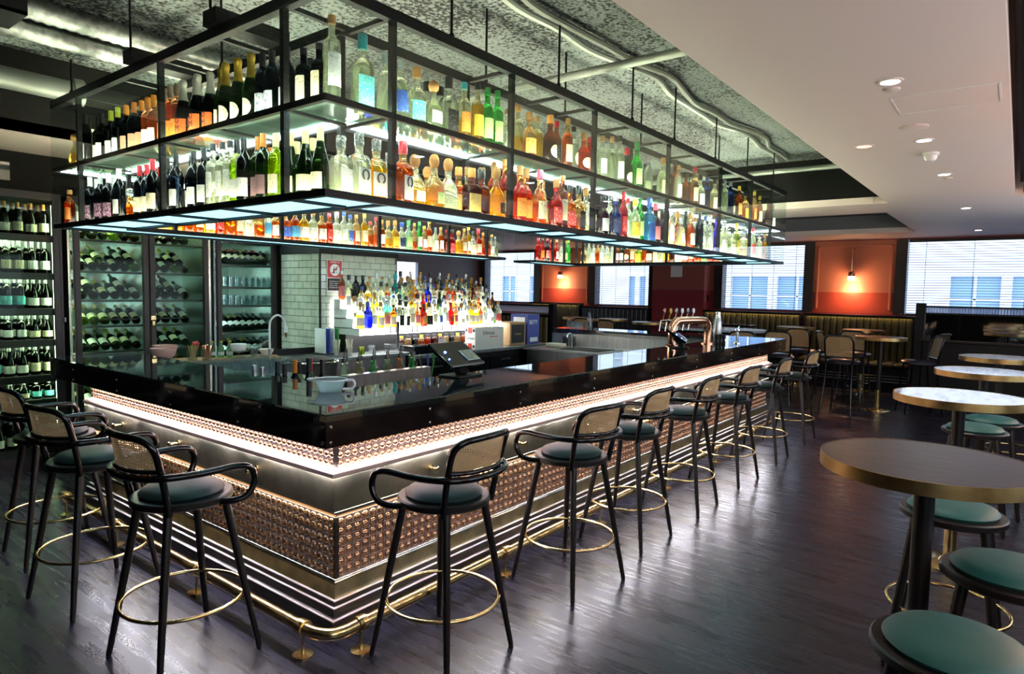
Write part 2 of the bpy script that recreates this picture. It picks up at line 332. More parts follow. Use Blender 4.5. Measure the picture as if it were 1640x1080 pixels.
# ------------------------------------------------------------------ mesh helpers
class MB:
    def __init__(s): s.v = []; s.f = []; s.mi = []; s.uv = {}
    def add(s, vs, fs, mi=0):
        o = len(s.v); s.v += [tuple(p) for p in vs]
        s.f += [tuple(i+o for i in f) for f in fs]; s.mi += [mi]*len(fs)
        return s
    def box(s, x0, x1, y0, y1, z0, z1, mi=0):
        return s.add([(x0, y0, z0), (x1, y0, z0), (x1, y1, z0), (x0, y1, z0), (x0, y0, z1), (x1, y0, z1), (x1, y1, z1), (x0, y1, z1)],
                     [(0, 3, 2, 1), (4, 5, 6, 7), (0, 1, 5, 4), (1, 2, 6, 5), (2, 3, 7, 6), (3, 0, 4, 7)], mi)
    def cbox(s, x0, x1, y0, y1, z0, z1, c=.006, mi=0):
        """box with chamfered edges"""
        X = (x0, x1); Y = (y0, y1); Z = (z0, z1); vs = []; ix = {}
        for i in range(2):
            for j in range(2):
                for k in range(2):
                    sx, sy, sz = (1, -1)[i], (1, -1)[j], (1, -1)[k]
                    ix[i, j, k, 0] = len(vs); vs.append((X[i], Y[j]+sy*c, Z[k]+sz*c))
                    ix[i, j, k, 1] = len(vs); vs.append((X[i]+sx*c, Y[j], Z[k]+sz*c))
                    ix[i, j, k, 2] = len(vs); vs.append((X[i]+sx*c, Y[j]+sy*c, Z[k]))
        fs = []
        for i in range(2):
            q = [ix[i, 0, 0, 0], ix[i, 1, 0, 0], ix[i, 1, 1, 0], ix[i, 0, 1, 0]]; fs.append(q if i else q[::-1])
        for j in range(2):
            q = [ix[0, j, 0, 1], ix[1, j, 0, 1], ix[1, j, 1, 1], ix[0, j, 1, 1]]; fs.append(q[::-1] if j else q)
        for k in range(2):
            q = [ix[0, 0, k, 2], ix[1, 0, k, 2], ix[1, 1, k, 2], ix[0, 1, k, 2]]; fs.append(q if k else q[::-1])
        for i in range(2):
            for j in range(2):
                q = [ix[i, j, 0, 0], ix[i, j, 0, 1], ix[i, j, 1, 1], ix[i, j, 1, 0]]; fs.append(q if (i+j) % 2 else q[::-1])
        for i in range(2):
            for k in range(2):
                q = [ix[i, 0, k, 0], ix[i, 0, k, 2], ix[i, 1, k, 2], ix[i, 1, k, 0]]; fs.append(q if (i+k) % 2 == 0 else q[::-1])
        for j in range(2):
            for k in range(2):
                q = [ix[0, j, k, 1], ix[0, j, k, 2], ix[1, j, k, 2], ix[1, j, k, 1]]; fs.append(q if (j+k) % 2 else q[::-1])
        for i in range(2):
            for j in range(2):
                for k in range(2):
                    q = [ix[i, j, k, 0], ix[i, j, k, 1], ix[i, j, k, 2]]; fs.append(q if (i+j+k) % 2 else q[::-1])
        return s.add(vs, fs, mi)
    def lathe(s, prof, n=20, c=(0, 0, 0), sq=None, mi=0, ys=1.0, cap=True, axis='z'):
        """turned shape; sq(z) gives a super-ellipse exponent (2 = round)"""
        vs = []; fs = []
        for (r, z) in prof:
            e = sq(z) if sq else 2
            for i in range(n):
                a = 2*PI*(i+.5)/n; ca, sa = math.cos(a), math.sin(a)
                k = r/((abs(ca)**e+abs(sa)**e)**(1/e)) if e != 2 else r
                if axis == 'z': vs.append((c[0]+k*ca, c[1]+k*sa*ys, c[2]+z))
                elif axis == 'y': vs.append((c[0]+k*ca, c[1]+z, c[2]-k*sa))
                else: vs.append((c[0]+z, c[1]+k*ca, c[2]+k*sa))
        for j in range(len(prof)-1):
            for i in range(n):
                i2 = (i+1) % n
                fs.append((j*n+i, j*n+i2, (j+1)*n+i2, (j+1)*n+i))
        if cap:
            if prof[0][0] > 1e-5: fs.append(tuple(range(n))[::-1])
            if prof[-1][0] > 1e-5: fs.append(tuple((len(prof)-1)*n+i for i in range(n)))
        return s.add(vs, fs, mi)
    def cyl(s, p0, p1, r0, r1=None, n=14, mi=0):
        return s.tube([p0, p1], [r0, r0 if r1 is None else r1], n, mi=mi)
    def tube(s, pts, rad, n=10, closed=False, mi=0, cap=True):
        P = [Vector(p) for p in pts]; N = len(P)
        rr = rad if isinstance(rad, (list, tuple)) else [rad]*N
        T = []
        for i in range(N):
            a = P[(i-1) % N] if (closed or i > 0) else P[i]
            b = P[(i+1) % N] if (closed or i < N-1) else P[i]
            T.append((b-a).normalized())
        ref = Vector((0, 0, 1)) if abs(T[0].z) < .9 else Vector((1, 0, 0))
        u = (ref - T[0]*ref.dot(T[0])).normalized(); vs = []
        for i in range(N):
            u = (u - T[i]*u.dot(T[i]))
            u = u.normalized() if u.length > 1e-6 else Vector((1, 0, 0))
            w = T[i].cross(u)
            for k in range(n):
                a = 2*PI*k/n; vs.append(P[i] + (u*math.cos(a)+w*math.sin(a))*rr[i])
        fs = []
        for i in range(N if closed else N-1):
            j = (i+1) % N
            for k in range(n):
                k2 = (k+1) % n; fs.append((i*n+k, i*n+k2, j*n+k2, j*n+k))
        if cap and not closed:
            fs.append(tuple(range(n))[::-1]); fs.append(tuple((N-1)*n+k for k in range(n)))
        return s.add(vs, fs, mi)
    def sweep(s, path, prof, mi=0, closed_prof=False):
        """profile of (offset inwards, z) swept along a mitred right-angle path given per offset"""
        vs = []; fs = []; n = len(prof); np_ = len(path(0))
        for (o, z) in prof:
            for p in path(o): vs.append((p[0], p[1], z))
        for j in range(n-1 if not closed_prof else n):
            j2 = (j+1) % n
            for i in range(np_-1): fs.append((j*np_+i, j*np_+i+1, j2*np_+i+1, j2*np_+i))
        return s.add(vs, fs, mi)
    def prism(s, pts, z0, z1, mi=0):
        n = len(pts); vs = [(x, y, z0) for x, y in pts]+[(x, y, z1) for x, y in pts]
        return s.add(vs, [tuple(range(n))[::-1], tuple(range(n, 2*n))]+[(i, (i+1) % n, n+(i+1) % n, n+i) for i in range(n)], mi)
    def move(s, M, start=0):
        for i in range(start, len(s.v)): s.v[i] = tuple(M @ Vector(s.v[i]))
        return s
    def mesh(s, name, sharp=38):
        me = bpy.data.meshes.new(name); me.from_pydata(s.v, [], s.f)
        if any(s.mi): me.polygons.foreach_set('material_index', s.mi)
        me.polygons.foreach_set('use_smooth', [True]*len(s.f))
        me.update()
        me.set_sharp_from_angle(angle=R(sharp))
        return me
    def build(s, name, mat, parent=None, loc=None, sharp=38):
        me = s.mesh(name, sharp)
        for k in (mat if isinstance(mat, (list, tuple)) else [mat]): me.materials.append(MATS[k] if isinstance(k, str) else k)
        return link(name, me, parent, loc)
def link(name, data, parent=None, loc=None):
    o = bpy.data.objects.new(name, data); COL.objects.link(o)
    if parent is not None: o.parent = parent
    if loc is not None: o.location = loc
    return o
def tag(o, label, cat, group=None):
    o['label'] = label; o['category'] = cat
    if group: o['group'] = group
    return o
def thing(name, label, cat, loc=(0, 0, 0), rz=0, group=None):
    o = link(name, None, None, loc); o.rotation_euler = (0, 0, rz); o.empty_display_size = .1
    return tag(o, label, cat, group)
def struct(name, mb, mat):
    o = mb.build(name, mat); o['kind'] = 'structure'; return o
def dup(root, loc, rz, label, group=None, rec=None):
    r = root.copy(); COL.objects.link(r); r.location = loc; r.rotation_euler = (0, 0, rz); r['label'] = label
    if group: r['group'] = group
    for ch in list(root.children):
        c = ch.copy(); COL.objects.link(c); c.parent = r
        for g in ch.children:
            d = g.copy(); COL.objects.link(d); d.parent = c
    return r
def spline(pts, k=6, closed=False):
    P = [Vector(p) for p in pts]; N = len(P); out = []
    for i in range(N if closed else N-1):
        a, b, c, d = (P[(i+j) % N] if closed else P[min(max(i+j, 0), N-1)] for j in (-1, 0, 1, 2))
        for t in range(k):
            u = t/k
            out.append(.5*((2*b)+(c-a)*u+(2*a-5*b+4*c-d)*u*u+(3*b-a-3*c+d)*u**3))
    if not closed: out.append(P[-1])
    return out
def text(body, size, mat, parent, loc, rot, name='lettering', ext=.0006, align='CENTER', spacing=1.0):
    cu = bpy.data.curves.new(name, 'FONT'); cu.body = body; cu.size = size; cu.extrude = ext
    cu.align_x = align; cu.align_y = 'CENTER'; cu.space_line = spacing
    cu.materials.append(MATS[mat] if isinstance(mat, str) else mat)
    tmp = bpy.data.objects.new('tmp', cu); me = bpy.data.meshes.new_from_object(tmp); me.name = name
    bpy.data.objects.remove(tmp); bpy.data.curves.remove(cu)
    o = link(name, me, parent, loc); o.rotation_euler = rot
    return o
ORD = ['', 'first', 'second', 'third', 'fourth', 'fifth', 'sixth', 'seventh', 'eighth', 'ninth', 'tenth', 'eleventh', 'twelfth', 'thirteenth', 'fourteenth', 'fifteenth', 'sixteenth', 'seventeenth', 'eighteenth', 'nineteenth', 'twentieth']
def ordn(n):
    if n <= 20: return ORD[n]
    t = ['', '', 'twenty', 'thirty', 'forty', 'fifty', 'sixty'][n//10]
    return (t[:-1]+'ieth') if n % 10 == 0 else t+'-'+ORD[n % 10]

# ------------------------------------------------------------------ room
CZ = 2.72                                     # plaster ceiling
SLAB = 3.30
OX0, OX1, OY0, OY1 = -4.0, 6.98, -1.0, 3.52   # opening over the bar
XW = 12.2                                     # window wall
XB, YR, YL = -4.0, -3.6, 9.7
CY = 4.4                                      # front of the glass coolers
struct('floor', MB().box(XB, XW+.3, YR, YL, -.08, 0), 'dark_floorboards')
cl = MB()
cl.box(XB, XW+.3, YR, -2.66, CZ, CZ+.08)
# plaster ceiling in strips round the opening, the slot diffuser and the far recess
cl.box(XB, 7.0, -2.16, OY0, CZ, CZ+.08)
cl.box(7.0, XW+.3, -2.66, -.85, CZ, CZ+.08)
cl.box(OX1, 7.95, -.85, YL, CZ, CZ+.08)
cl.box(10.9, XW+.3, -.85, YL, CZ, CZ+.08)
cl.box(7.95, 10.9, 4.5, YL, CZ, CZ+.08)
cl.box(XB, OX1, OY1, CY+.05, CZ, CZ+.08)
cl.box(2.9, OX1, CY+.05, YL, CZ, CZ+.08)
struct('ceiling', cl, 'white_paint')
struct('ceiling_2', MB().box(XB, OX1+.1, OY0-.1, OY1+.1, SLAB, SLAB+.1), 'sprayed_concrete')
struct('trim_1', MB().box(OX0, OX1+.02, OY0-.02, OY0, CZ+.08, SLAB), 'white_paint')
struct('trim_2', MB().box(OX1, OX1+.02, OY0, OY1, CZ+.08, SLAB), 'dark_wall')
struct('trim_3', MB().box(OX0, OX1, OY1, OY1+.02, CZ+.0, SLAB), 'dark_wall')
# far ceiling recess, a shallow coffer with a pale lining
rc = MB(); rc.box(7.95, 10.9, -.85, 4.5, CZ+.30, CZ+.36); rc.box(7.9, 7.95, -.9, 4.55, CZ+.08, CZ+.36); rc.box(10.9, 10.95, -.9, 4.55, CZ+.08, CZ+.36); rc.box(7.95, 10.9, -.9, -.85, CZ+.08, CZ+.36); rc.box(7.95, 10.9, 4.5, 4.55, CZ+.08, CZ+.36)
struct('trim_4', rc, 'grey_wall')
# dark service slot along the right side of the ceiling
sl = MB(); sl.box(XB, 7.0, -2.66, -2.16, CZ+.35, CZ+.4); sl.box(XB, 7.0, -2.70, -2.66, CZ+.08, CZ+.4); sl.box(XB, 7.0, -2.16, -2.13, CZ+.08, CZ+.4); sl.box(7.0, 7.05, -2.7, -2.13, CZ+.08, CZ+.4)
struct('trim_5', sl, 'white_paint')
t = thing('slot_diffuser', 'long black slot air diffuser in the ceiling over the round tables', 'air vent', (0, 0, CZ))
for i, y in enumerate((-2.24, -2.31, -2.38, -2.45)):
    MB().cbox(XB+.05, 6.95, y-.012, y+.012, .02, .12, .003).build('blade', 'black_paint', t)
MB().box(XB+.05, 6.95, -2.5, -2.2, .13, .15).build('backing', 'black_paint', t)
wr = MB().box(XB, XW+.3, YR-.1, YR, 0, 1.0).box(XB, XW+.3, YR-.1, YR, 2.5, CZ+.1)
xx = XB
for x0 in (-2.6, .4, 3.4, 6.4): wr.box(xx, x0, YR-.1, YR, 1.0, 2.5); xx = x0+2.0  # unseen openings, added so that more daylight fills the room
wr.box(xx, XW+.3, YR-.1, YR, 1.0, 2.5)
struct('wall_right', wr, 'dark_wall')
struct('wall_near', MB().box(XB-.1, XB, YR, YL, 0, SLAB+.1), 'dark_wall')
struct('wall_back', MB().box(2.9, 9.2, YL, YL+.1, 0, CZ+.1).box(9.2, 9.9, YL, YL+.1, 0, .9).box(9.2, 9.9, YL, YL+.1, 2.3, CZ+.1).box(9.9, XW+.3, YL, YL+.1, 0, CZ+.1), 'grey_wall')
struct('window_5', MB().box(9.2, 9.9, YL+.04, YL+.05, .9, 2.3), 'window_glass')
struct('wall_left', MB().box(XB, -.43, CY, CY+.1, 0, CZ+.1).box(-.75, 2.6, CY+.02, CY+.1, 2.395, CZ+.1).box(XB, 2.9, CY+.70, CY+.8, 0, CZ+.1).box(XB, 2.9, CY+.1, CY+.8, CZ, CZ+.1).box(2.55, 2.9, CY, YL, 0, CZ+.1), 'dark_wall')
# window wall: sill wall, header, piers
wl = MB(); wl.box(XW, XW+.25, YR, YL, 0, 1.33); wl.box(XW, XW+.25, YR, YL, 2.70, CZ+.1)
struct('wall_far', wl, 'plum_paint')
WIN = [(7.66, 9.5), (4.40, 6.0), (1.06, 2.87), (-3.4, -.52)]
for i, (a, b) in enumerate([(9.5, 9.7), (6.0, 7.66), (2.87, 4.40), (-.52, 1.06), (-3.6, -3.4)]):
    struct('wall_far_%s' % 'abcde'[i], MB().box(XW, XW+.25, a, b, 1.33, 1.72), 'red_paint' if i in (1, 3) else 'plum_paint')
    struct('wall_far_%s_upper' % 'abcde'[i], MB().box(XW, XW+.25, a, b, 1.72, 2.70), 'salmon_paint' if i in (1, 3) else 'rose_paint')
# the plum pier stands forward as a column with a pale side
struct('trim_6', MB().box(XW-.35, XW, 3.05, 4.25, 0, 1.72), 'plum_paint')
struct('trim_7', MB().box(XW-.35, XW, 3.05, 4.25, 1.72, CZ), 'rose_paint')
# dark reveals at both sides of every window and picture-frame mouldings on the salmon piers
rv = MB()
for a, b in WIN:
    for y in (a, b): rv.box(XW-.05, XW+.2, y-.09, y+.09, 1.33, 2.70)
struct('trim_8', rv, 'mullion')
fr = MB()
for a, b in [(6.14, 7.52), (-.38, .92)]:
    for (y0, y1, z0, z1) in [(a, a+.04, 1.4, 2.62), (b-.04, b, 1.4, 2.62), (a, b, 2.58, 2.62)]: fr.cbox(XW-.018, XW+.01, y0, y1, z0, z1, .006)
struct('trim_9', fr, 'salmon_paint')
# street side: pale facade with dark windows, lit by the sky
fa = MB(); fa.box(19, 19.2, -16, 26, -3, -.6); fa.box(19, 19.2, -16, 26, 2.22, 14)
wx = MB(); yy = -16
for (y0, y1) in [(-5.9, -4.9), (-4.6, -3.5), (-3.2, -2.1), (-1.87, -.80), (2.45, 3.59), (3.86, 4.98), (7.55, 7.8), (7.95, 8.2), (8.35, 8.6), (10.4, 11.2), (12.1, 12.9), (13.6, 14.3)]:
    fa.box(19, 19.2, yy, y0, -.6, 2.22); wx.box(19.12, 19.16, y0, y1, -.6, 2.22)
    if y1-y0 > .5: fa.box(19.09, 19.16, (y0+y1)/2-.03, (y0+y1)/2+.03, -.6, 2.22); fa.box(19.09, 19.16, y0, y1, 1.60, 1.65)
    yy = y1
fa.box(19, 19.2, yy, 26, -.6, 2.22)
fa.box(18.9, 19.2, -16, 26, 2.62, 2.72)
def blinds_outdoor():
    o = fa.build('outside_building', 'facade_white'); tag(o, 'pale stone building across the street seen through the blinds', 'building')
    w = wx.build('window', 'facade_grey', o)
blinds_outdoor()
for i, (a, b) in enumerate(WIN):
    w = struct('window_%d' % (i+1), MB().box(XW+.19, XW+.2, a, b, 1.33, 2.70), 'window_glass')
    nm = ['venetian blind beside the grey end wall, farthest from the round tables', 'venetian blind behind the black banquette, under the hanging end shelf', 'venetian blind between the plum column and the salmon niche', 'venetian blind above the mirrored half wall on the right'][i]
    t = thing('venetian_blind', nm, 'window blind', (XW+.06, (a+b)/2, 1.33), 0, 'venetian blinds on the window wall')
    s = MB(); h = (b-a)/2-.1; z = .03
    while z < 1.33:
        k = len(s.v); s.box(-.024, .024, -h, h, -.001, .001); s.move(Matrix.Translation((0, 0, z)) @ Matrix.Rotation(R(-14), 4, 'Y'), k); z += .046
    s.build('slats', 'blind_slat', t)
    c = MB()
    for q in (-.8, -.27, .27, .8): c.box(-.026, -.022, q*h-.004, q*h+.004, 0, 1.35)
    c.build('ladder_cords', 'black_print', t)
    MB().cbox(-.03, .03, -h, h, 1.32, 1.37, .004).build('head_rail', 'mullion', t)
    MB().cbox(-.026, .026, -h, h, .0, .02, .004).build('bottom_rail', 'mullion', t)
# dark pillar at the very edge of the room beside the camera's left
struct('wall_corner', MB().box(-1.76, -1.372, -.95, -.83, 0, SLAB), 'dark_wall')
# services under the slab
def pipe(name, pts, r, mat, label, cat, n=12):
    o = MB().tube(pts, r, n).build(name, mat); tag(o, label, cat); return o
pipe('conduit_pipe', [(2.12, -.99, 3.08), (2.12, 2.34, 3.08)], .028, 'slab_pipe', 'grey pipe crossing under the concrete slab over the middle bays', 'pipe')
pipe('conduit_pipe', [(6.56, -.99, 3.12), (6.56, 2.34, 3.12)], .03, 'slab_pipe', 'grey pipe crossing under the concrete slab near its far end', 'pipe')
for k, (dy, lb) in enumerate([(0, 'upper of two grey cables snaking along the concrete slab'), (.10, 'lower of two grey cables snaking along the concrete slab')]):
    pts = [(-1+i*.4, -.02+dy+.05*math.sin(i*1.1)+(.03*math.sin(i*2.3+k)), 3.262) for i in range(20)]
    pipe('ceiling_cable', spline(pts, 4), .022, 'slab_pipe', lb, 'cable', 8)
o = MB().box(-3.9, 6.9, 2.35, 2.62, 3.06, 3.30).build('concrete_downstand', 'sprayed_concrete'); tag(o, 'speckled concrete downstand beam over the left side of the bar', 'beam')
pts = [(-3.9, 2.42, 3.02), (6.5, 2.42, 3.02)]
for k, (y, z) in enumerate([(2.13, 3.14), (2.26, 3.06)]):
    d = MB(); n = 0; prof = []
    for i in range(118):
        x = -1.4+i*.028; prof.append((.058 if i % 2 else .066, x))
    d.lathe(prof, 14, (0, y, z), axis='x')
    o = d.build('flexible_duct', 'galvanised', sharp=80); tag(o, ['upper ribbed silver duct hanging over the left shelf end', 'lower ribbed silver duct hanging over the left shelf end'][k], 'duct')
o = MB().lathe([(.075, -3.8), (.075, .20), (.10, .20), (.10, .27), (.06, .28)], 18, (0, 3.27, 3.02), axis='x').build('drain_pipe', 'slab_pipe'); tag(o, 'thick pale pipe with a capped end at the upper left', 'pipe')
pipe('threaded_rail', [(-3, 2.67, 3.16), (6, 2.67, 3.16)], .02, 'slab_pipe', 'long black rail under the slab above the left shelf', 'rail')
b = MB().box(-.62, -.50, 1.72, 2.02, 2.96, 2.975).box(-.62, -.50, 1.72, 1.735, 2.96, 3.28)
o = b.build('pipe_bracket', 'black_metal'); tag(o, 'black hanging bracket at the end of the ribbed ducts', 'bracket')
o = MB().box(.35, 2.3, 3.44, 3.47, 2.80, 2.815).build('batten_light', 'led_service'); tag(o, 'yellow-green light batten above the back of the left rack arm', 'light')
# ceiling fittings along the round tables
def downlight(x, y, label, on=True, r=.045):
    t = thing('downlight', label, 'ceiling light', (x, y, CZ), 0, 'recessed downlights')
    MB().lathe([(r+.016, 0), (r+.014, -.006), (r, -.007), (r, 0)], 24, cap=False).build('trim_ring', 'white_paint', t)
    MB().lathe([(r, -.003), (r, .0)], 24).build('lens', 'lamp_cool' if on else 'lamp_red', t)
    if on:
        lamp('downlight_beam', 'SPOT', (x, y, CZ-.02), 14, (1, .95, .9), spot_size=R(80), spot_blend=.6, shadow_soft_size=.04)
downlight(2.153, -1.686, 'lit downlight nearest the camera, beside a plain white disc')
downlight(4.178-.5, -1.681, 'lit downlight between the speaker and the smoke detector')
downlight(5.224, -1.678, 'lit downlight beyond the smoke detector, doubled with a small disc')
downlight(7.881, -1.693, 'small lit downlight far along the plaster ceiling')
downlight(11.0, -1.687, 'farthest small lit downlight near the window wall')
downlight(3.666, -1.315, 'red-glowing ceiling heater lens nearer the opening', False, .05)
for x, y, r, lb, nm in [(2.295, -1.678, .035, 'plain white disc beside the nearest lit downlight', 'cover_plate'), (3.241, -1.676, .075, 'round white ceiling speaker in line with the downlights', 'ceiling_speaker'), (5.45, -1.69, .035, 'small white disc just beyond the third lit downlight', 'cover_plate')]:
    o = MB().lathe([(r, 0), (r, -.008), (r*.85, -.012), (0, -.013)], 24, (x, y, CZ)).build(nm, 'white_paint'); tag(o, lb, 'ceiling fitting')
t = thing('smoke_detector', 'cream smoke detector hanging from the plaster ceiling', 'smoke detector', (4.178, -1.675, CZ))
MB().lathe([(.055, 0), (.055, -.018), (.045, -.022)], 24).build('base', 'ceramic', t); MB().lathe([(.045, -.022), (.04, -.045), (.028, -.058), (0, -.06)], 24).build('sensor_head', 'ceramic', t)
h = MB()
for (x0, x1, y0, y1) in [(2.47, 2.48, -2.12, -1.64), (2.87, 2.88, -2.12, -1.64), (2.47, 2.88, -2.125, -2.115), (2.47, 2.88, -1.645, -1.635)]: h.box(x0, x1, y0, y1, CZ-.003, CZ)
o = h.build('access_hatch', 'ceramic'); tag(o, 'flush white access hatch outline in the plaster ceiling', 'hatch')

# ------------------------------------------------------------------ the bar
ZC, ZA, BL_, BW_ = 1.10, .955, 6.85, 3.24      # counter top, apron bottom, long side, short side
SB = .213                                       # set-back of the glass-lens bands
LB, WB = 6.80, 3.06                             # ends of the bar base
bar = thing('bar_counter', 'long black-topped corner bar fronted with bands of glowing glass lenses', 'bar', (0, 0, 0))
D_ = .55
# polished top: ring of three arms with chamfered edges, over a black apron with screws
tp = MB()
out2 = [(0, 0), (BL_, 0), (BL_, BW_-.05), (BL_-D_, BW_-.05), (BL_-D_, D_), (D_, D_), (D_, BW_), (0, BW_)]
def inset(p, c):
    x, y = p
    return (x + (c if x < .01 else -c if x > BL_-.01 else 0), y + (c if y < .01 else -c if y > BW_-.06 else 0))
n8 = len(out2)
vs = [(x, y, ZC-.03) for x, y in out2]+[(x, y, ZC-.006) for x, y in out2]+[(*inset(p, .006), ZC) for p in out2]
def tri_L(off, flip=False):   # the U outline as three quads
    q = [(0, 1, 4, 5), (1, 2, 3, 4), (0, 5, 6, 7)]
    return [tuple(off+i for i in (a[::-1] if flip else a)) for a in q]
fs = [(i, (i+1) % n8, n8+(i+1) % n8, n8+i) for i in range(n8)]+[(n8+i, n8+(i+1) % n8, 2*n8+(i+1) % n8, 2*n8+i) for i in range(n8)]+tri_L(2*n8)+tri_L(0, True)
tp.add(vs, fs); tp.build('countertop', 'counter_glass', bar)
ap = MB()
ap.box(.006, BL_-.006, .006, .05, ZA, ZC-.03); ap.box(.006, .05, .05, BW_-.006, ZA, ZC-.03); ap.box(BL_-.05, BL_-.006, .05, BW_-.06, ZA, ZC-.03)
ap.box(.05, .3, BW_-.05, BW_-.006, ZA, ZC-.03)
ap.build('apron', 'apron_black', bar)
sc = MB()
for x in (.03, .62, 1.36, 2.2, 3.1, 4.0, 4.9, 5.8, 6.6):
    for z in (ZA+.022, ZC-.055): sc.lathe([(.0075, 0), (.0075, -.003), (.005, -.005), (0, -.005)], 10, (x, .006, z), axis='y')
for y in (.03, .7, 1.4, 2.1, 2.8):
    for z in (ZA+.022, ZC-.055): sc.lathe([(.0075, 0), (.0075, -.003), (.005, -.005), (0, -.005)], 10, (.006, y, z), axis='x')
sc.build('screws', 'chrome', bar)
path = lambda o: [(o, WB), (o, o), (LB, o)]
# carcass and inside face
cb = MB(); cb.box(SB+.03, LB, SB+.03, .5, .0, ZA); cb.box(SB+.03, .5, .5, WB, 0, ZA); cb.box(LB-.34, LB, .5, BW_-.12, 0, ZA)
cb.box(SB, .5, WB-.02, WB, 0, ZA); cb.box(LB-.02, LB, SB, .5, 0, ZA)
cb.build('carcass', 'black_paint', bar)
ins = MB(); ins.box(.5, LB-.34, .5, .506, .12, ZC-.03); ins.box(.5, .506, .5, WB, .12, ZC-.03); ins.box(LB-.346, LB-.34, .5, BW_-.12, .12, ZC-.03)
ins.build('steel_lining', 'steel', bar)
MB().box(.05, LB, .05, SB+.03, ZA, ZA+.02).box(.05, SB+.03, SB+.03, WB, ZA, ZA+.02).build('soffit', 'black_paint', bar)
# two bands of pressed-glass lenses in a metal grid
def lens_band(name, side, z0, rows, pitch):
    ln = MB(); gr = MB(); bk = MB()
    length = (LB if side == 'x' else WB)-SB
    n = int(length/pitch); pw = length/n
    P = (lambda a, o, z: (SB+a, SB-o, z)) if side == 'x' else (lambda a, o, z: (SB-o, SB+a, z))
    r = pitch*.44; m_ = 9
    for i in range(n):
        for j in range(rows):
            a0, zc = (i+.5)*pw, z0+(j+.5)*pitch; k = len(ln.v); vs = []
            for (rr, h) in ((1.0, .0), (.93, .34), (.68, .68), (.34, .86)):
                for q in range(m_):
                    t_ = 2*PI*q/m_; vs.append(P(a0+r*rr*math.cos(t_), r*h*.85, zc+r*rr*math.sin(t_)))
            vs.append(P(a0, r*.78, zc)); fs = []
            for q in range(3):
                for w in range(m_):
                    f = (q*m_+w, q*m_+(w+1) % m_, (q+1)*m_+(w+1) % m_, (q+1)*m_+w); fs.append(f if side == 'x' else f[::-1])
            for w in range(m_):
                f = (3*m_+w, 3*m_+(w+1) % m_, 4*m_); fs.append(f if side == 'x' else f[::-1])
            ln.add(vs, fs)
    def bx(mb, a0, a1, o0, o1, za, zb):
        p, q = P(a0, o0, za), P(a1, o1, zb)
        mb.box(min(p[0], q[0]), max(p[0], q[0]), min(p[1], q[1]), max(p[1], q[1]), za, zb)
    for i in range(n+1): bx(gr, i*pw-.0012, i*pw+.0012, 0, .007, z0, z0+rows*pitch)
    for j in range(rows+1): bx(gr, 0, length, 0, .007, z0+j*pitch-.0012, z0+j*pitch+.0012)
    bx(bk, 0, length, -.02, .0, z0, z0+rows*pitch)
    b = bk.build(name, 'lens_backing', bar)
    ln.build('glass_lenses', 'lens_glass', b, sharp=80); gr.build('metal_grid', 'lens_grid', b)
for side in 'xy':
    lens_band('upper_lens_band', side, .790, 4, .0425)
    lens_band('lower_lens_band', side, .268, 6, .0482)
# mitred corner posts of the lens bands
cp = MB().box(SB-.008, SB+.012, SB-.008, SB+.012, .79, ZA).box(SB-.008, SB+.012, SB-.008, SB+.012, .268, .558); cp.build('corner_post', 'mullion', bar)
# brass ledge, aged-brass fascia, stepped skirting
lg = MB().sweep(path, [(SB+.01, .792), (.152, .792), (.148, .788), (.148, .770), (.149, .768), (.151, .768), (.152, .773), (SB+.01, .773)]); lg.build('brass_ledge', 'brass_ledge', bar)
MB().sweep(path, [(.163, .773), (.163, .603), (.175, .600), (SB+.01, .600)]).build('brass_fascia', 'aged_brass', bar)
MB().sweep(path, [(SB+.01, .268), (.200, .268), (.193, .264), (.190, .258), (.193, .252), (.200, .247), (.200, .242)]).build('bead_moulding', 'chrome', bar)
MB().sweep(path, [(.20, .246), (.192, .244), (.186, .19), (.182, .182), (.176, .180)]).build('upper_skirting', 'skirting_gold', bar)
MB().sweep(path, [(.186, .182), (.172, .180), (.170, .156), (.164, .154), (.158, .152), (.156, .108), (.148, .104), (.140, .102), (.137, .0)]).build('lower_skirting', 'oak_skirting', bar)
for nm, pr_ in [('skirting_bead', [(.175, .184), (.170, .182), (.168, .178), (.172, .175)]), ('skirting_bead', [(.162, .157), (.157, .155), (.155, .151), (.159, .148)]), ('skirting_bead', [(.146, .107), (.140, .105), (.138, .101), (.142, .098)])]:
    MB().sweep(path, pr_).build(nm, 'lens_grid', bar)
# light strips: under the counter, on the ledge, over the lower band, under the bead, along the plinth
def strip(name, mat, o0, o1, z0, z1):
    MB().sweep(path, [(o0, z0), (o1, z0), (o1, z1), (o0, z1)], closed_prof=True).build(name, mat, bar)
strip('led_strip', 'led_pink', SB-.035, SB-.05, ZA-.006, ZA-.001)
strip('led_strip', 'led_floor', .056, .066, ZA-.005, ZA-.001)
strip('led_strip', 'led_pink', SB-.012, SB-.028, .7935, .7965)
strip('led_strip', 'led_gold', SB-.012, SB-.03, .594, .599)
strip('led_strip', 'led_ledge', .153, .162, .7698, .7726)
# brass coat hooks
for i, x in enumerate((.784, 1.559, 2.33, 3.101, 3.87, 4.64, 5.4, 6.2)):
    MB().lathe([(.017, 0), (.017, -.005), (.007, -.008), (.006, -.045), (.013, -.047), (.016, -.054), (.013, -.060), (0, -.061)], 16, (x, .163, .688), axis='y').build('coat_hook', 'brass', bar)
for y in (.80, 1.646, 2.433):
    MB().lathe([(.017, 0), (.017, -.005), (.007, -.008), (.006, -.045), (.013, -.047), (.016, -.054), (.013, -.060), (0, -.061)], 16, (.163, y, .695), axis='x').build('coat_hook', 'brass', bar)
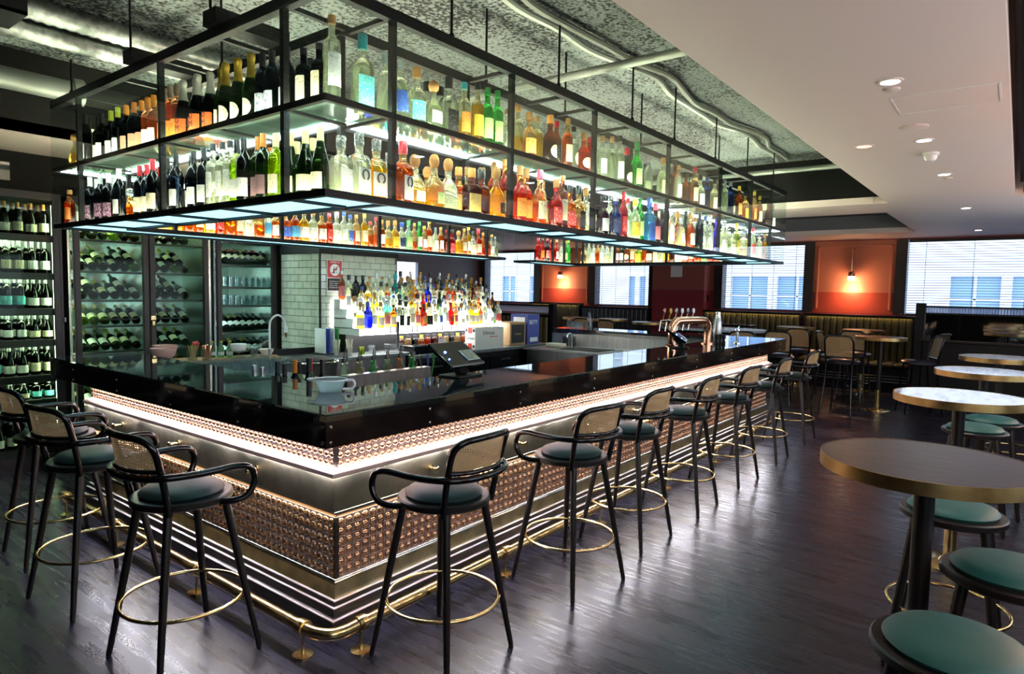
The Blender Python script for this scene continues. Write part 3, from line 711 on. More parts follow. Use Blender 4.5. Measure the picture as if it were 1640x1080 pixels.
# foot rail
rail = thing('foot_rail', 'polished brass foot rail running round the foot of the bar', 'foot rail', (0, 0, 0))
RA = .0; RZ = .128
pts = [(RA, 3.05, RZ), (RA, .13, RZ), (RA+.006, .085, RZ), (RA+.025, .04, RZ), (RA+.055, .012, RZ), (RA+.10, RA, RZ), (6.80, RA, RZ)]
MB().tube(pts[:1]+spline(pts[1:6], 3)+pts[6:], .027, 16).build('rail', 'brass', rail, sharp=70)
for (x, y) in [(.187, 0), (1.236, 0), (2.32, 0), (3.43, 0), (4.55, 0), (5.66, 0), (6.7, 0), (0, .168), (0, 1.12), (0, 2.13), (0, 2.98)]:
    p = MB()
    p.lathe([(.046, 0), (.046, .005), (.03, .008), (.009, .010), (.008, .085), (.012, .098)], 18, (x, y, 0))
    ax = 'x' if x > .1 else 'y'
    p.lathe([(.0275, -.024), (.036, -.022), (.038, 0), (.036, .022), (.0275, .024)], 18, (x, y, RZ), axis=ax)
    p.build('rail_bracket', 'brass', rail)

# ------------------------------------------------------------------ hanging bottle rack
RL_, RW_, RD_ = 6.565, 3.06, .364
Z0, Z1, ZM, ZT, ZTT = 2.008, 2.038, 2.42, 2.822, 2.872
G1, G2 = 4.60, 5.22                     # gap in the back arm
rack = thing('hanging_bottle_rack', 'black steel and glass bottle rack hung from the slab above the bar', 'bottle rack', (0, 0, 0))
arms = [('front', (0, RL_, 0, RD_)), ('left', (0, RD_, RD_, RW_)), ('end', (RL_-RD_, RL_, RD_, RW_)), ('back', (RD_, G1, RW_-RD_, RW_)), ('back2', (G2, RL_-RD_, RW_-RD_, RW_))]
def ring(z0, z1, w, lip=0):
    """beams along both edges of every arm"""
    b = MB()
    for (x0, x1, y0, y1) in [(0, RL_, 0, w), (0, w, w, RW_), (RL_-w, RL_, w, RW_), (w, G1, RW_-w, RW_), (G2, RL_-w, RW_-w, RW_),
                             (RD_-w, RL_-RD_+w, RD_-w, RD_), (RD_-w, RD_, RD_, RW_-RD_+w), (RL_-RD_, RL_-RD_+w, RD_, RW_-RD_+w), (RD_, G1, RW_-RD_, RW_-RD_+w), (G2, RL_-RD_, RW_-RD_, RW_-RD_+w)]:
        b.box(x0, x1, y0, y1, z0, z1)
    for x0 in (G1-w, G2): b.box(x0, x0+w, RW_-RD_+w, RW_-w, z0, z1)
    return b
FX = [0.373, 1.24, 2.131, 3.282, 4.429, 5.321, 6.02]
LY = [.305, 1.456, 2.603]
ring(Z0, Z1, .03).build('bottom_frame', 'black_metal', rack)
ring(ZM-.028, ZM, .025).build('shelf_frame', 'black_metal', rack)
ring(ZT, ZTT, .04).build('top_frame', 'black_metal', rack)
def crossbar(*a): MB().box(*a).build('cross_bar', 'black_metal', rack)
for x in FX+[1.8, 2.7, 3.9, 4.9]:
    crossbar(x-.015, x+.015, .03, RD_-.03, Z0+.004, Z1-.012); crossbar(x-.012, x+.012, .03, RD_-.03, ZT+.01, ZT+.03); crossbar(x-.01, x+.01, .025, RD_-.025, ZM-.024, ZM-.012)
for y in LY+[.9, 2.0]:
    crossbar(.03, RD_-.03, y-.015, y+.015, Z0+.004, Z1-.012); crossbar(.03, RD_-.03, y-.012, y+.012, ZT+.01, ZT+.03); crossbar(.025, RD_-.025, y-.01, y+.01, ZM-.024, ZM-.012)
def post(x, y): MB().box(x-.014, x+.014, y-.014, y+.014, Z1, ZT).build('post', 'black_metal', rack)
for x in FX: post(x, .016)
for y in LY: post(.016, y)
for x in (RD_+.3, 1.55, 2.62, 3.6, 4.25): post(x, RW_-RD_+.014)
for x in (5.9, 5.62): post(x, RW_-RD_+.014)
for y in (.6, 1.35, 2.1, 2.6): post(RL_-RD_+.014, y)
for x, y in [(RD_-.014, RD_-.014), (RL_-RD_+.014, RD_-.014), (RL_-RD_+.014, RW_-RD_+.014), (RD_-.014, RW_-RD_+.014)]: post(x, y)
for x in (1.24, 3.28, 5.32): post(x, RD_-.014)
# shelves: frosted light panel below, clear glass in the middle; light strips along the frames
def plate(name, mat, z0, z1, e):
    for (x0, x1, y0, y1) in [(0, RL_, 0, RD_), (0, RD_, RD_-2*e, RW_), (RL_-RD_, RL_, RD_-2*e, RW_), (RD_-2*e, G1, RW_-RD_, RW_), (G2, RL_-RD_+2*e, RW_-RD_, RW_)]:
        MB().box(x0+e, x1-e, y0+e, y1-e, z0, z1).build(name, mat, rack)
plate('light_panel', 'led_shelf', Z1-.006, Z1-.002, .031)
plate('frosted_underside', 'led_underside', Z1-.014, Z1-.0065, .031)
plate('glass_shelf', 'shelf_glass', ZM-.010, ZM-.002, .026)
def rstrip(z0, z1, e, w, mat):
    b = MB()
    for (x0, x1, y0, y1) in [(e, RL_-e, e, e+w), (e, e+w, e+w, RW_-e), (RL_-e-w, RL_-e, e+w, RW_-e), (e, G1-e, RW_-e-w, RW_-e), (G2+e, RL_-e, RW_-e-w, RW_-e),
                             (RD_, RL_-RD_, RD_-e-w, RD_-e), (RD_-e-w, RD_-e, RD_, RW_-RD_), (RL_-RD_+e, RL_-RD_+e+w, RD_, RW_-RD_), (RD_, G1, RW_-RD_+e, RW_-RD_+e+w), (G2, RL_-RD_, RW_-RD_+e, RW_-RD_+e+w)]:
        b.box(x0, x1, y0, y1, z0, z1)
    b.build('led_strip', mat, rack)
rstrip(ZM-.020, ZM-.012, .027, .010, 'led_white')
rstrip(ZM-.001, ZM+.003, .027, .014, 'led_shelf_edge')
# glass panes of the outer and inner faces
def panes(axis, cuts, at, zb, zt):
    for a, b in zip(cuts[:-1], cuts[1:]):
        if axis == 'x': MB().box(a+.002, b-.002, at-.003, at+.003, zb, zt).build('glass_pane', 'pane_glass', rack)
        else: MB().box(at-.003, at+.003, a+.002, b-.002, zb, zt).build('glass_pane', 'pane_glass', rack)
panes('x', [0.004]+FX+[RL_-.004], -.002, Z1-.004, ZT+.006)
panes('y', [0.004]+LY+[RW_-.004], -.002, Z1-.004, ZT+.006)
panes('y', [.004, 1.5, RW_-.004], RL_+.002, Z1-.004, ZT+.006)
panes('y', [RW_-RD_+.04, RW_-.004], G1-.004, Z1-.004, ZT); panes('y', [RW_-RD_+.04, RW_-.004], G2+.004, Z1-.004, ZT)
# hanger rods up to the slab
hx = [(.77, .03), (1.39, .33), (1.72, .03), (2.25, .33), (2.674, .03), (3.41, .33), (3.41, .03), (4.315, .03), (5.2, .03), (5.2, .33), (6.1, .03), (6.1, .33)]
for x, y in hx+[(.03, .95), (.03, 1.85), (.03, 2.75), (.33, 1.4), (2.2, 2.75), (3.9, 2.75), (6.5, 1.2), (6.5, 2.2)]:
    MB().cyl((x, y, ZTT), (x, y, SLAB), .007, n=8).lathe([(.014, 0), (.014, .02), (.008, .03)], 8, (x, y, ZTT)).build('hanger_rod', 'black_metal', rack)
for (y, s) in [(.85, 1), (1.75, 1)]:
    MB().box(-.03, RD_, y-.06, y+.06, ZTT, ZTT+.07).build('hanger_channel', 'black_metal', rack)

# ------------------------------------------------------------------ stools
def cane_sheet(fn, nu, nv, wu, wv):
    mb = MB(); uvs = []
    for j in range(nv+1):
        for i in range(nu+1):
            mb.v.append(tuple(fn(i/nu, j/nv))); uvs.append((i/nu*wu, j/nv*wv))
    for j in range(nv):
        for i in range(nu):
            a = j*(nu+1)+i; mb.f.append((a, a+1, a+nu+2, a+nu+1)); mb.mi.append(0)
    return mb, uvs
def build_cane(name, mb, uvs, parent):
    me = mb.mesh(name, 80); ul = me.uv_layers.new(name='UVMap')
    for lp in me.loops: ul.data[lp.index].uv = uvs[lp.vertex_index]
    me.materials.append(MATS['woven_cane']); return link(name, me, parent)
def legs(t, top, foot, zt, mat, r0=.018, r1=.012):
    for sx, sy in ((-1, -1), (1, -1), (1, 1), (-1, 1)):
        b = MB().tube([(sx*top, sy*top, zt), (sx*(top*.5+foot*.5), sy*(top*.5+foot*.5), zt*.5), (sx*foot, sy*foot, .008)], [r0, r0*.92, r1], 12)
        b.lathe([(.010, 0), (.011, .008)], 10, (sx*foot, sy*foot, 0))
        b.build('leg', mat, t)
def seat_round(t, r, zb, leather, cushion_r):
    MB().lathe([(r-.012, zb), (r, zb+.008), (r, zb+.028), (r-.006, zb+.034), (cushion_r-.02, zb+.036)], 40).build('seat_base', 'ebony_wood', t)
    p = [(cushion_r-.008, zb+.034), (cushion_r, zb+.046), (cushion_r-.012, zb+.060), (cushion_r-.04, zb+.070), (cushion_r*.5, zb+.077), (0, zb+.079)]
    MB().lathe(p, 40).build('cushion', leather, t)
def foot_ring(t, r, z, mat='brass'):
    MB().tube([(r*math.cos(2*PI*i/40), r*math.sin(2*PI*i/40), z) for i in range(40)], .008, 10, closed=True).build('foot_ring', mat, t)
def arm_stool(label, loc, rz, group):
    """bentwood stool: back to -y, arms reaching towards +y"""
    t = thing('bar_stool', label, 'stool', loc, rz, group)
    seat_round(t, .206, .695, 'dark_teal_leather', .172)
    legs(t, .125, .222, .70, 'ebony_wood')
    foot_ring(t, .252, .262)
    half = [(.178, .06, .708), (.215, .105, .705), (.243, .155, .72), (.252, .185, .765), (.250, .190, .81), (.248, .165, .848), (.246, .10, .862), (.246, .0, .862), (.232, -.10, .862), (.19, -.19, .862), (.11, -.245, .862)]
    full = half+[(0, -.262, .862)]+[(-x, y, z) for x, y, z in half[::-1]]
    MB().tube(spline(full, 5), .0145, 10).build('arm_rail', 'black_gloss', t, sharp=70)
    hb = [(.160, -.138, .69), (.166, -.150, .76), (.172, -.170, .86), (.176, -.192, .95), (.168, -.212, .995), (.135, -.238, 1.020), (.07, -.262, 1.028)]
    fb = hb+[(0, -.270, 1.030)]+[(-x, y, z) for x, y, z in hb[::-1]]
    MB().tube(spline(fb, 5), .0145, 10).build('back_hoop', 'black_gloss', t, sharp=70)
    lo = [(.172, -.178, .884), (.11, -.226, .884), (0, -.248, .884), (-.11, -.226, .884), (-.172, -.178, .884)]
    MB().tube(spline(lo, 5), .010, 8).build('lower_back_rail', 'black_gloss', t, sharp=70)
    def f(u, v):
        x = -.166+.332*u; w = abs(x)/.172
        zt = 1.018-.03*max(0, (w-.72)/.28)**2
        z = .886+(zt-.886)*v
        return (x, -(.248+.02*v)+(.07-.005*v)*w*w, z)
    mb, uv = cane_sheet(f, 20, 8, .36, .14); build_cane('cane_back', mb, uv, t)
    return t
G = 'bentwood bar stools along the bar'
st = [((.42, -.285, 0), 2, 'cane-backed bar stool nearest the bar corner on its long side'), ((1.42, -.315, 0), -8, 'second cane-backed bar stool from the corner on the long side'), ((2.215, -.262, 0), 0, 'third cane-backed bar stool from the corner on the long side'),
      ((3.07, -.27, 0), 3, 'fourth cane-backed bar stool from the corner on the long side'), ((4.03, -.27, 0), -3, 'fifth cane-backed bar stool from the corner on the long side'), ((5.03, -.27, 0), 2, 'sixth cane-backed bar stool from the corner on the long side'), ((6.12, -.27, 0), 0, 'last cane-backed bar stool at the far end of the long side'),
      ((-.315, .595, 0), -88, 'cane-backed bar stool nearest the corner on the short side'), ((-.34, 1.51, 0), -83, 'middle cane-backed bar stool on the short side of the bar'), ((-.265, 2.29, 0), -92, 'cane-backed bar stool beside the left fridge, half out of view')]
s0 = arm_stool(st[0][2], st[0][0], R(st[0][1]), G)
for loc, a, lb in st[1:]: dup(s0, loc, R(a), lb, G)

# round tables and backless teal stools on the right
def round_table(label, loc, mat, r=.35, h=1.05, group=None, cat='table', pole='ebony_wood', base='brass'):
    t = thing('round_table', label, cat, loc, 0, group)
    MB().lathe([(r-.004, h-.045), (r-.004, h-.001), (0, h)], 56).build('table_top', mat, t)
    MB().lathe([(r-.004, h-.046), (r, h-.046), (r, h), (r-.004, h+.0005)], 56, cap=False).build('brass_edge', 'brass_rim', t)
    MB().lathe([(.034, .02), (.034, h-.05), (.09, h-.048), (.09, h-.045)], 20).build('pole', pole, t)
    MB().lathe([(.175, 0), (.175, .012), (.15, .018), (.06, .024), (.036, .05), (.034, .30)], 36).build('base', base, t)
    return t
for x, y, mat, lb in [(1.11, -2.03, 'table_oak', 'nearest brass-edged round table, with a dark oak top'), (3.11, -2.01, 'marble', 'second brass-edged round table, its veined top pale blue'), (4.92, -2.07, 'marble', 'third brass-edged round table along the right side'), (6.63, -2.14, 'marble', 'farthest brass-edged round table before the mirrored half wall')]:
    round_table(lb, (x, y, 0), mat, group='brass-edged tables on the right')
def low_stool(label, loc, leather):
    t = thing('round_stool', label, 'stool', loc, 0, 'teal backless stools by the round tables')
    seat_round(t, .205, .66, leather, .175); legs(t, .125, .205, .665, 'ebony_wood', .02, .014); foot_ring(t, .235, .26)
    return t
low_stool('backless teal stool nearest the camera, at the bottom right corner', (.42, -2.18, 0), 'teal_leather')
lows = [((1.13, -2.29, 0), 'teal stool tucked behind the nearest one, below the oak table'), ((1.80, -2.08, 0), 'teal stool on the far side of the dark oak table'), ((4.08, -2.06, 0), 'bright teal stool just beyond the second table'), ((4.56, -2.14, 0), 'bright teal stool half hidden before the third table'), ((5.9, -2.3, 0), 'teal stool beyond the third round table')]
base = [o for o in SC.objects if o.name == 'round_stool'][0]
for loc, lb in lows: dup(base, loc, 0, lb)

# ------------------------------------------------------------------ bottles
H0 = .30
def sqf(z0, z1, e=7): return lambda z: e if z < z0 else (2 if z > z1 else e+(2-e)*(z-z0)/(z1-z0))
# kind: profile (r, z), cap (profile), label (z0, z1, half width in m), super-ellipse, y squash, own height
KIND = {
 'wine': ([(.034, 0), (.0372, .006), (.0375, .182), (.035, .200), (.027, .216), (.0175, .228), (.0145, .243), (.0138, .292), (.0138, .299)], [(.0150, .238), (.0150, .3), (0, .3005)], (.035, .118, .046)),
 'burgundy': ([(.038, 0), (.0412, .008), (.0412, .120), (.038, .150), (.030, .180), (.021, .210), (.0155, .240), (.0142, .292), (.0142, .299)], [(.0158, .236), (.0152, .268), (.0170, .285), (.0165, .3), (0, .3005)], (.028, .100, .055)),
 'sparkling': ([(.040, 0), (.0435, .008), (.0435, .125), (.040, .152), (.031, .182), (.0215, .212), (.0165, .245), (.0165, .29)], [(.0268, .198), (.0215, .215), (.0180, .245), (.0175, .268), (.0200, .276), (.0205, .292), (.015, .3005), (0, .301)], (.03, .105, .050)),
 'slim': ([(.031, 0), (.0345, .006), (.0345, .180), (.031, .198), (.021, .213), (.0150, .225), (.0135, .255), (.0155, .262), (.0155, .268)], [(.0165, .264), (.0165, .297), (.014, .3), (0, .3)], (.045, .145, .040)),
 'tall': ([(.033, 0), (.0365, .006), (.0365, .195), (.032, .212), (.017, .222), (.0145, .232), (.0145, .272)], [(.0165, .268), (.0165, .297), (0, .3)], (.05, .165, .038)),
 'broad': ([(.040, 0), (.0445, .008), (.0445, .145), (.041, .168), (.030, .190), (.0185, .203), (.0165, .218), (.0165, .240), (.0195, .245), (.0195, .252)], [(.0205, .250), (.0205, .294), (.018, .3), (0, .3)], (.035, .130, .055)),
 'square': ([(.037, 0), (.041, .008), (.041, .175), (.036, .192), (.022, .202), (.018, .210), (.018, .242)], [(.0215, .240), (.0215, .297), (.019, .3), (0, .3)], (.02, .135, .034), sqf(.176, .205)),
 'cone': ([(.046, 0), (.049, .006), (.034, .190), (.026, .205), (.0155, .212), (.0150, .245)], [(.0185, .243), (.0195, .262), (.0215, .292), (.018, .3), (0, .3)], (.05, .15, .036)),
 'dome': ([(.051, 0), (.055, .008), (.055, .090), (.052, .120), (.042, .150), (.027, .174), (.0185, .188), (.0175, .228)], [(.014, .226), (.022, .238), (.0265, .258), (.024, .280), (.015, .295), (0, .3)], (.03, .09, .03)),
 'flat': ([(.028, 0), (.040, .006), (.056, .050), (.060, .085), (.054, .125), (.040, .155), (.024, .180), (.0175, .195), (.0165, .232)], [(.014, .230), (.024, .242), (.027, .262), (.023, .285), (0, .3)], (.05, .12, .036), None, .62),
}
MESH = {}
def prof_r(prof, z):
    for (r0, z0), (r1, z1) in zip(prof[:-1], prof[1:]):
        if z0 <= z <= z1 and z1 > z0: return r0+(r1-r0)*(z-z0)/(z1-z0)
    return prof[-1][0]
def label_patch(kind, shape='rect'):
    K = KIND[kind]; prof = K[0]; z0, z1, w = K[2]; sq = K[3] if len(K) > 3 else None; ys = K[4] if len(K) > 4 else 1
    zc, hz = (z0+z1)/2, (z1-z0)/2; n = 12; mb = MB()
    if shape == 'rect': rows = [(z0+(z1-z0)*j/4, -w, w) for j in range(5)]
    elif shape == 'oval': rows = [(zc-hz*.8*math.cos(PI*j/10), -w*.72*max(.05, math.sin(PI*j/10)), w*.72*max(.05, math.sin(PI*j/10))) for j in range(11)]
    else: rows = [(zc-hz*math.cos(PI*j/10), -.004, .004+w*.85*math.sin(PI*j/10)) for j in range(11)]
    for (z, a, b) in rows:
        r = prof_r(prof, z)+.0007
        for i in range(n+1):
            t = -PI/2+(a+(b-a)*i/n)/max(r, .02); ca, sa = math.cos(t), math.sin(t); e = sq(z) if sq else 2
            k = r/((abs(ca)**e+abs(sa)**e)**(1/e)) if e != 2 else r
            mb.v.append((k*ca, k*sa*ys-(.0006 if ys != 1 else 0), z))
    for j in range(len(rows)-1):
        for i in range(n):
            q = j*(n+1)+i; mb.f.append((q, q+1, q+n+2, q+n+1)); mb.mi.append(0)
    return mb
def meshes(kind):
    if kind not in MESH:
        K = KIND[kind]; sq = K[3] if len(K) > 3 else None; ys = K[4] if len(K) > 4 else 1
        n = 24 if sq else 18
        b = MB().lathe(K[0], n, sq=sq, ys=ys); c = MB().lathe([(K[1][0][0]*.9, K[1][0][1])]+K[1], 16)
        whole = MB().lathe(K[0], 14 if not sq else 16, sq=sq, ys=ys, mi=0)
        c2 = MB().lathe(K[1], 12); whole.add(c2.v, c2.f, 1); l2 = label_patch(kind); whole.add(l2.v, l2.f, 2)
        MESH[kind] = {'body': b.mesh('bottle_'+kind, 50), 'cap': c.mesh('cap_'+kind, 50), 'whole': whole.mesh('small_'+kind, 50)}
        for s in ('rect', 'oval', 'disc'): MESH[kind][s] = label_patch(kind, s).mesh('label_%s_%s' % (kind, s))
        for k, me in MESH[kind].items():
            for _ in range(3 if k == 'whole' else 1): me.materials.append(MATS['white_print'])
    return MESH[kind]
def setmat(o, mats):
    for i, mm in enumerate(mats):
        o.material_slots[i].link = 'OBJECT'; o.material_slots[i].material = mm
NAME = {'wine': 'wine_bottle', 'burgundy': 'wine_bottle', 'sparkling': 'sparkling_wine_bottle'}
COLW = {'clear': 'clear', 'yellow': 'pale gold', 'amber': 'amber', 'orange': 'orange-amber', 'red': 'red', 'brown': 'deep brown', 'green': 'bright green', 'lgreen': 'pale green', 'lime': 'lime-yellow', 'dgreen': 'dark green', 'dark': 'dark', 'blue': 'navy blue', 'lblue': 'sky blue', 'cobalt': 'cobalt blue', 'teal': 'turquoise', 'rose': 'rose pink', 'purple': 'purple-black', 'violet': 'violet', 'frost': 'frosted'}
KW = {'wine': 'wine bottle', 'burgundy': 'sloping wine bottle', 'sparkling': 'sparkling wine bottle', 'slim': 'slim bottle', 'tall': 'tall bottle', 'broad': 'broad bottle', 'square': 'square bottle', 'cone': 'conical bottle', 'dome': 'dome-shaped bottle', 'flat': 'round flask bottle'}
CAPW = {'cork': 'tan', 'ball': 'wooden ball', 'taupe': 'taupe', 'silverf': 'silver foil', 'gold': 'gold foil', 'creamc': 'cream', 'clear': 'glass'}
def bottle(kind, glass, cap, lab, loc, rz, h, where, group, detail=True):
    M = meshes(kind)
    name = NAME.get(kind, 'spirit_bottle')
    cat = 'bottle'
    label = '%s %s, %s cap, %s' % (COLW[glass], KW[kind], CAPW.get(cap, cap), where)
    if len(label.split()) > 16: label = label.replace(' bottle,', ',')
    if len(label.split()) > 16: label = label.replace(' cap,', ' top,').replace(' rack shelf', ' shelf').replace('in the ', 'in ')
    if len(label.split()) > 16: label = label.replace(' foil', '')
    if len(label.split()) > 16: label = label.replace(' from corner', '')
    if detail:
        t = thing(name, label, cat, loc, rz, group); t.scale = (1, 1, h/H0)
        b = link('body', M['body'], t); setmat(b, [GLASS[glass]])
        c = link('cap', M['cap'], t); setmat(c, [CAPS[cap]])
        if lab != 'none':
            l = link('label', M['oval' if lab == 'oval' else 'disc' if lab == 'disc' else 'rect'], t); setmat(l, [LABS[lab]])
        return t
    o = link(name, M['whole'], None, loc); o.rotation_euler = (0, 0, rz); o.scale = (1, 1, h/H0)
    setmat(o, [GLASS[glass], CAPS[cap], LABS[lab] if lab != 'none' else GLASS[glass]])
    return tag(o, label, cat, group)

FRONT_UPPER = """0.11 0.10 tall clear cork sesi .36|0.29 0.12 square clear teal aqua .34|0.45 0.13 cone clear clear none .31|0.54 0.14 cone clear clear blue .31|0.61 0.13 broad clear cork aqua .29|0.84 0.27 broad clear black none .30|0.74 0.12 flat clear cork silver .26|0.94 0.27 broad clear black none .30|0.87 0.14 square clear black black .31|0.98 0.13 slim yellow teal orange .31|1.10 0.14 slim yellow black yellow .34|1.17 0.13 slim green green lime .33|1.27 0.14 slim green green lime .34|1.34 0.12 slim clear cork white .25|1.45 0.13 slim yellow cork none .30|1.55 0.12 broad amber cork amberl .28|1.81 0.25 tall yellow cork none .33|1.77 0.12 broad brown amber oval .31|1.92 0.16 slim brown red black .31|1.95 0.12 slim amber cork cream .33|2.10 0.15 slim clear black oval .31|2.16 0.12 broad orange cork oval .28|2.26 0.13 slim red red redl .27|2.42 0.12 slim clear cork white .31|2.59 0.14 slim clear cork none .34|2.71 0.14 slim clear black white .37|2.86 0.16 broad dgreen red oval .31|2.94 0.12 broad green green lime .37|3.25 0.20 broad blue silver oval .31|3.15 0.12 slim clear silver none .29|3.67 0.26 slim clear silver none .33|3.43 0.13 broad clear cork lime .33|3.87 0.22 tall brown black white .38|3.74 0.13 slim clear cork white .32|4.07 0.20 slim brown black none .30|4.10 0.13 slim amber red cream .36|4.23 0.13 broad clear black white .31|4.45 0.15 slim blue blue none .32|4.59 0.13 broad yellow black cream .33|4.86 0.13 tall clear clear none .36|5.08 0.15 tall blue silver none .36|5.29 0.13 slim brown yellow amberl .35|5.52 0.14 broad amber black yellow .33|5.78 0.13 slim amber yellow amberl .36|6.01 0.14 slim amber yellow cream .34|6.30 0.13 slim brown black none .30|6.48 0.13 slim clear silver white .28"""
FRONT_LOWER = """0.19 0.13 square clear clear white .26|0.26 0.12 square clear clear horse .29|0.37 0.12 square yellow clear horse .28|0.54 0.22 square amber clear white .26|0.53 0.11 square amber red horse .30|0.62 0.13 dome yellow ball white .26|0.85 0.27 dome amber ball none .25|0.75 0.12 dome yellow ball lime .28|0.86 0.13 dome clear ball none .28|1.04 0.22 broad amber amber amberl .27|1.15 0.25 broad yellow cork none .29|1.03 0.11 square brown amber gold .25|1.11 0.12 square brown black none .26|1.29 0.26 broad amber cork amberl .31|1.36 0.24 slim amber cork amberl .36|1.25 0.12 dome yellow cork black .30|1.33 0.13 slim orange amber amberl .36|1.50 0.14 broad orange cork orange .34|1.59 0.15 broad orange cork orange .34|1.64 0.12 broad amber pink cream .34|1.82 0.18 broad orange cork amberl .30|1.84 0.14 broad red cork redl .31|1.94 0.13 tall brown amber cream .40|2.04 0.13 broad orange black redl .30|2.11 0.12 square amber black black .31|2.23 0.13 cone clear cork white .31|2.42 0.20 slim dgreen silver none .30|2.45 0.12 broad purple black silver .28|2.69 0.20 slim clear clear none .32|2.65 0.13 broad blue silver navy .32|2.77 0.13 slim red red redl .37|3.01 0.22 slim clear red white .34|2.94 0.12 broad clear yellow yellow .32|3.12 0.16 slim green green lime .34|3.17 0.12 square lblue blue blue .36|3.34 0.14 broad purple pink pink .33|3.51 0.16 slim purple black none .30|3.62 0.13 slim clear silver white .30|3.95 0.22 broad amber cork amberl .34|3.83 0.13 cone clear silver white .26|4.09 0.20 slim dgreen black none .35|4.04 0.13 broad amber cork white .33|4.27 0.18 slim clear cork white .31|4.24 0.13 wine dark black none .36|4.56 0.20 slim clear blue white .36|4.48 0.12 tall clear clear frost .42|4.75 0.16 slim violet blue none .40|4.87 0.13 broad clear clear white .34|5.17 0.20 slim clear silver none .34|5.13 0.13 broad clear black cream .28|5.29 0.14 slim lime yellow yellow .36|5.49 0.13 square yellow clear lime .31|5.82 0.14 slim clear red redl .35|6.06 0.14 slim clear clear none .3|6.45 0.20 slim yellow cork none .33"""
LEFT_UPPER = """3.22 0.12 flat yellow cork yellow .24|3.06 0.14 slim yellow cork yellow .34|2.89 0.15 wine dark black art .33|2.69 0.12 wine dark black art .33|2.68 0.15 wine dark black white .32|2.55 0.13 wine dark black white .32|2.67 0.20 wine dark black white .32|2.43 0.14 wine dark lime white .32|2.30 0.13 wine dark lime white .32|2.20 0.14 wine dark orange salmon .32|2.09 0.14 wine dark orange salmon .32|2.01 0.15 wine dark orange salmon .32|1.90 0.14 wine rose orange white .32|1.83 0.14 wine rose orange white .32|1.67 0.13 wine rose taupe orange .33|1.59 0.13 wine rose taupe orange .33|1.50 0.13 wine rose taupe orange .33|1.42 0.13 sparkling dark silverf mumm .33|1.35 0.14 sparkling dark silverf mumm .33|1.25 0.13 sparkling dark silverf mumm .33|1.18 0.14 sparkling dark silverf mumm .33|1.12 0.15 sparkling dgreen gold disc .34|1.00 0.13 sparkling dgreen gold disc .34|0.88 0.13 sparkling dgreen gold disc .34|1.00 0.26 sparkling dgreen gold none .30|0.76 0.13 sparkling dgreen gold disc .34|0.66 0.13 wine dark black art .32|0.58 0.13 wine dark black art .32|0.46 0.13 wine dark black art .31|0.36 0.15 tall dark black creams .29|0.23 0.14 tall dark black cream .28|0.48 0.27 wine dark black none .30"""
LEFT_LOWER = """3.37 0.15 slim clear cork white .2|3.40 0.20 broad clear red none .25|3.03 0.12 slim orange cork orange .24|2.82 0.15 wine dark white plum .32|2.86 0.20 wine dark white plum .32|2.62 0.14 wine dark white plum .32|2.52 0.15 wine dark white plum .32|2.58 0.20 wine dark white plum .32|2.28 0.12 wine dark white white .32|2.37 0.22 dome amber clear none .22|2.03 0.15 wine dark red cream .32|1.98 0.16 wine dark red cream .32|1.81 0.12 wine dark red cream .33|1.92 0.20 wine dark red cream .31|1.65 0.13 wine dark black cream .32|1.52 0.14 wine dark black white .33|1.51 0.18 wine dark black white .33|1.36 0.14 wine dark black white .33|1.23 0.13 wine dark black white .33|1.13 0.13 tall clear black gin .34|1.06 0.14 tall clear black gin .34|0.98 0.14 tall clear black gin .34|0.89 0.13 wine lime black white .33|0.81 0.13 wine dark black white .33|0.77 0.15 wine dgreen orange plumw .33|0.66 0.13 wine dgreen orange plumw .33|0.79 0.25 wine lime orange none .30|0.57 0.14 wine lime creamc cream .32|0.42 0.12 burgundy dgreen creamc creamw .30|0.52 0.22 burgundy dgreen creamc creamw .29|0.32 0.13 burgundy dgreen creamc creamw .30|0.39 0.22 burgundy dgreen creamc creamw .29|0.21 0.13 burgundy dgreen creamc creamw .30"""
BACK_LOWER = """1.58 2.82 broad amber black blue .27|1.64 2.82 broad amber black sky .3|1.71 2.82 broad yellow cork white .3|1.80 2.82 broad clear cork white .3|1.92 2.82 broad amber black white .3|2.02 2.82 slim orange pink red .28|2.11 2.82 broad clear silver white .3|2.23 2.82 slim clear blue white .31|2.33 2.82 slim clear blue blue .29|2.42 2.82 slim amber cork cream .3|2.55 2.82 slim yellow yellow cream .32|2.64 2.82 slim amber red none .25|2.71 2.82 slim rose red none .3|2.77 2.82 slim amber cork white .28|2.82 2.82 broad yellow cork none .28|2.92 2.82 broad yellow cork yellow .29|2.99 2.82 broad clear blue navy .28|3.07 2.82 broad lgreen green lime .31|3.16 2.82 slim amber cork none .29|3.25 2.82 slim green green white .31|3.33 2.82 slim amber yellow white .27|3.41 2.82 slim amber yellow cream .35|3.51 2.82 slim clear clear white .27|3.59 2.82 slim amber cork white .28|3.69 2.82 slim brown red redl .26|3.77 2.82 broad red black redl .27|3.88 2.82 dome yellow cork none .27|3.99 2.82 slim amber cork cream .3|4.07 2.82 slim yellow yellow white .33|4.17 2.82 broad clear black cream .28|4.27 2.82 broad orange red cream .32|4.38 2.82 slim orange cork none .28|4.45 2.82 broad amber black none .28|4.53 2.82 slim clear cork white .27|4.63 2.82 slim clear clear none .25|0.84 2.82 broad yellow cork white .28|0.89 2.82 broad yellow cork none .28|0.95 2.82 broad amber cork none .28|1.01 2.82 slim amber cork cream .3|1.08 2.82 broad yellow cork white .28|1.14 2.82 slim orange red redl .28|1.20 2.82 broad amber black none .28|1.27 2.82 slim amber cork cream .28|1.33 2.82 broad clear black cream .28|1.40 2.82 square amber black none .26|1.47 2.82 slim clear blue sky .28|1.51 2.82 broad amber cork white .28"""
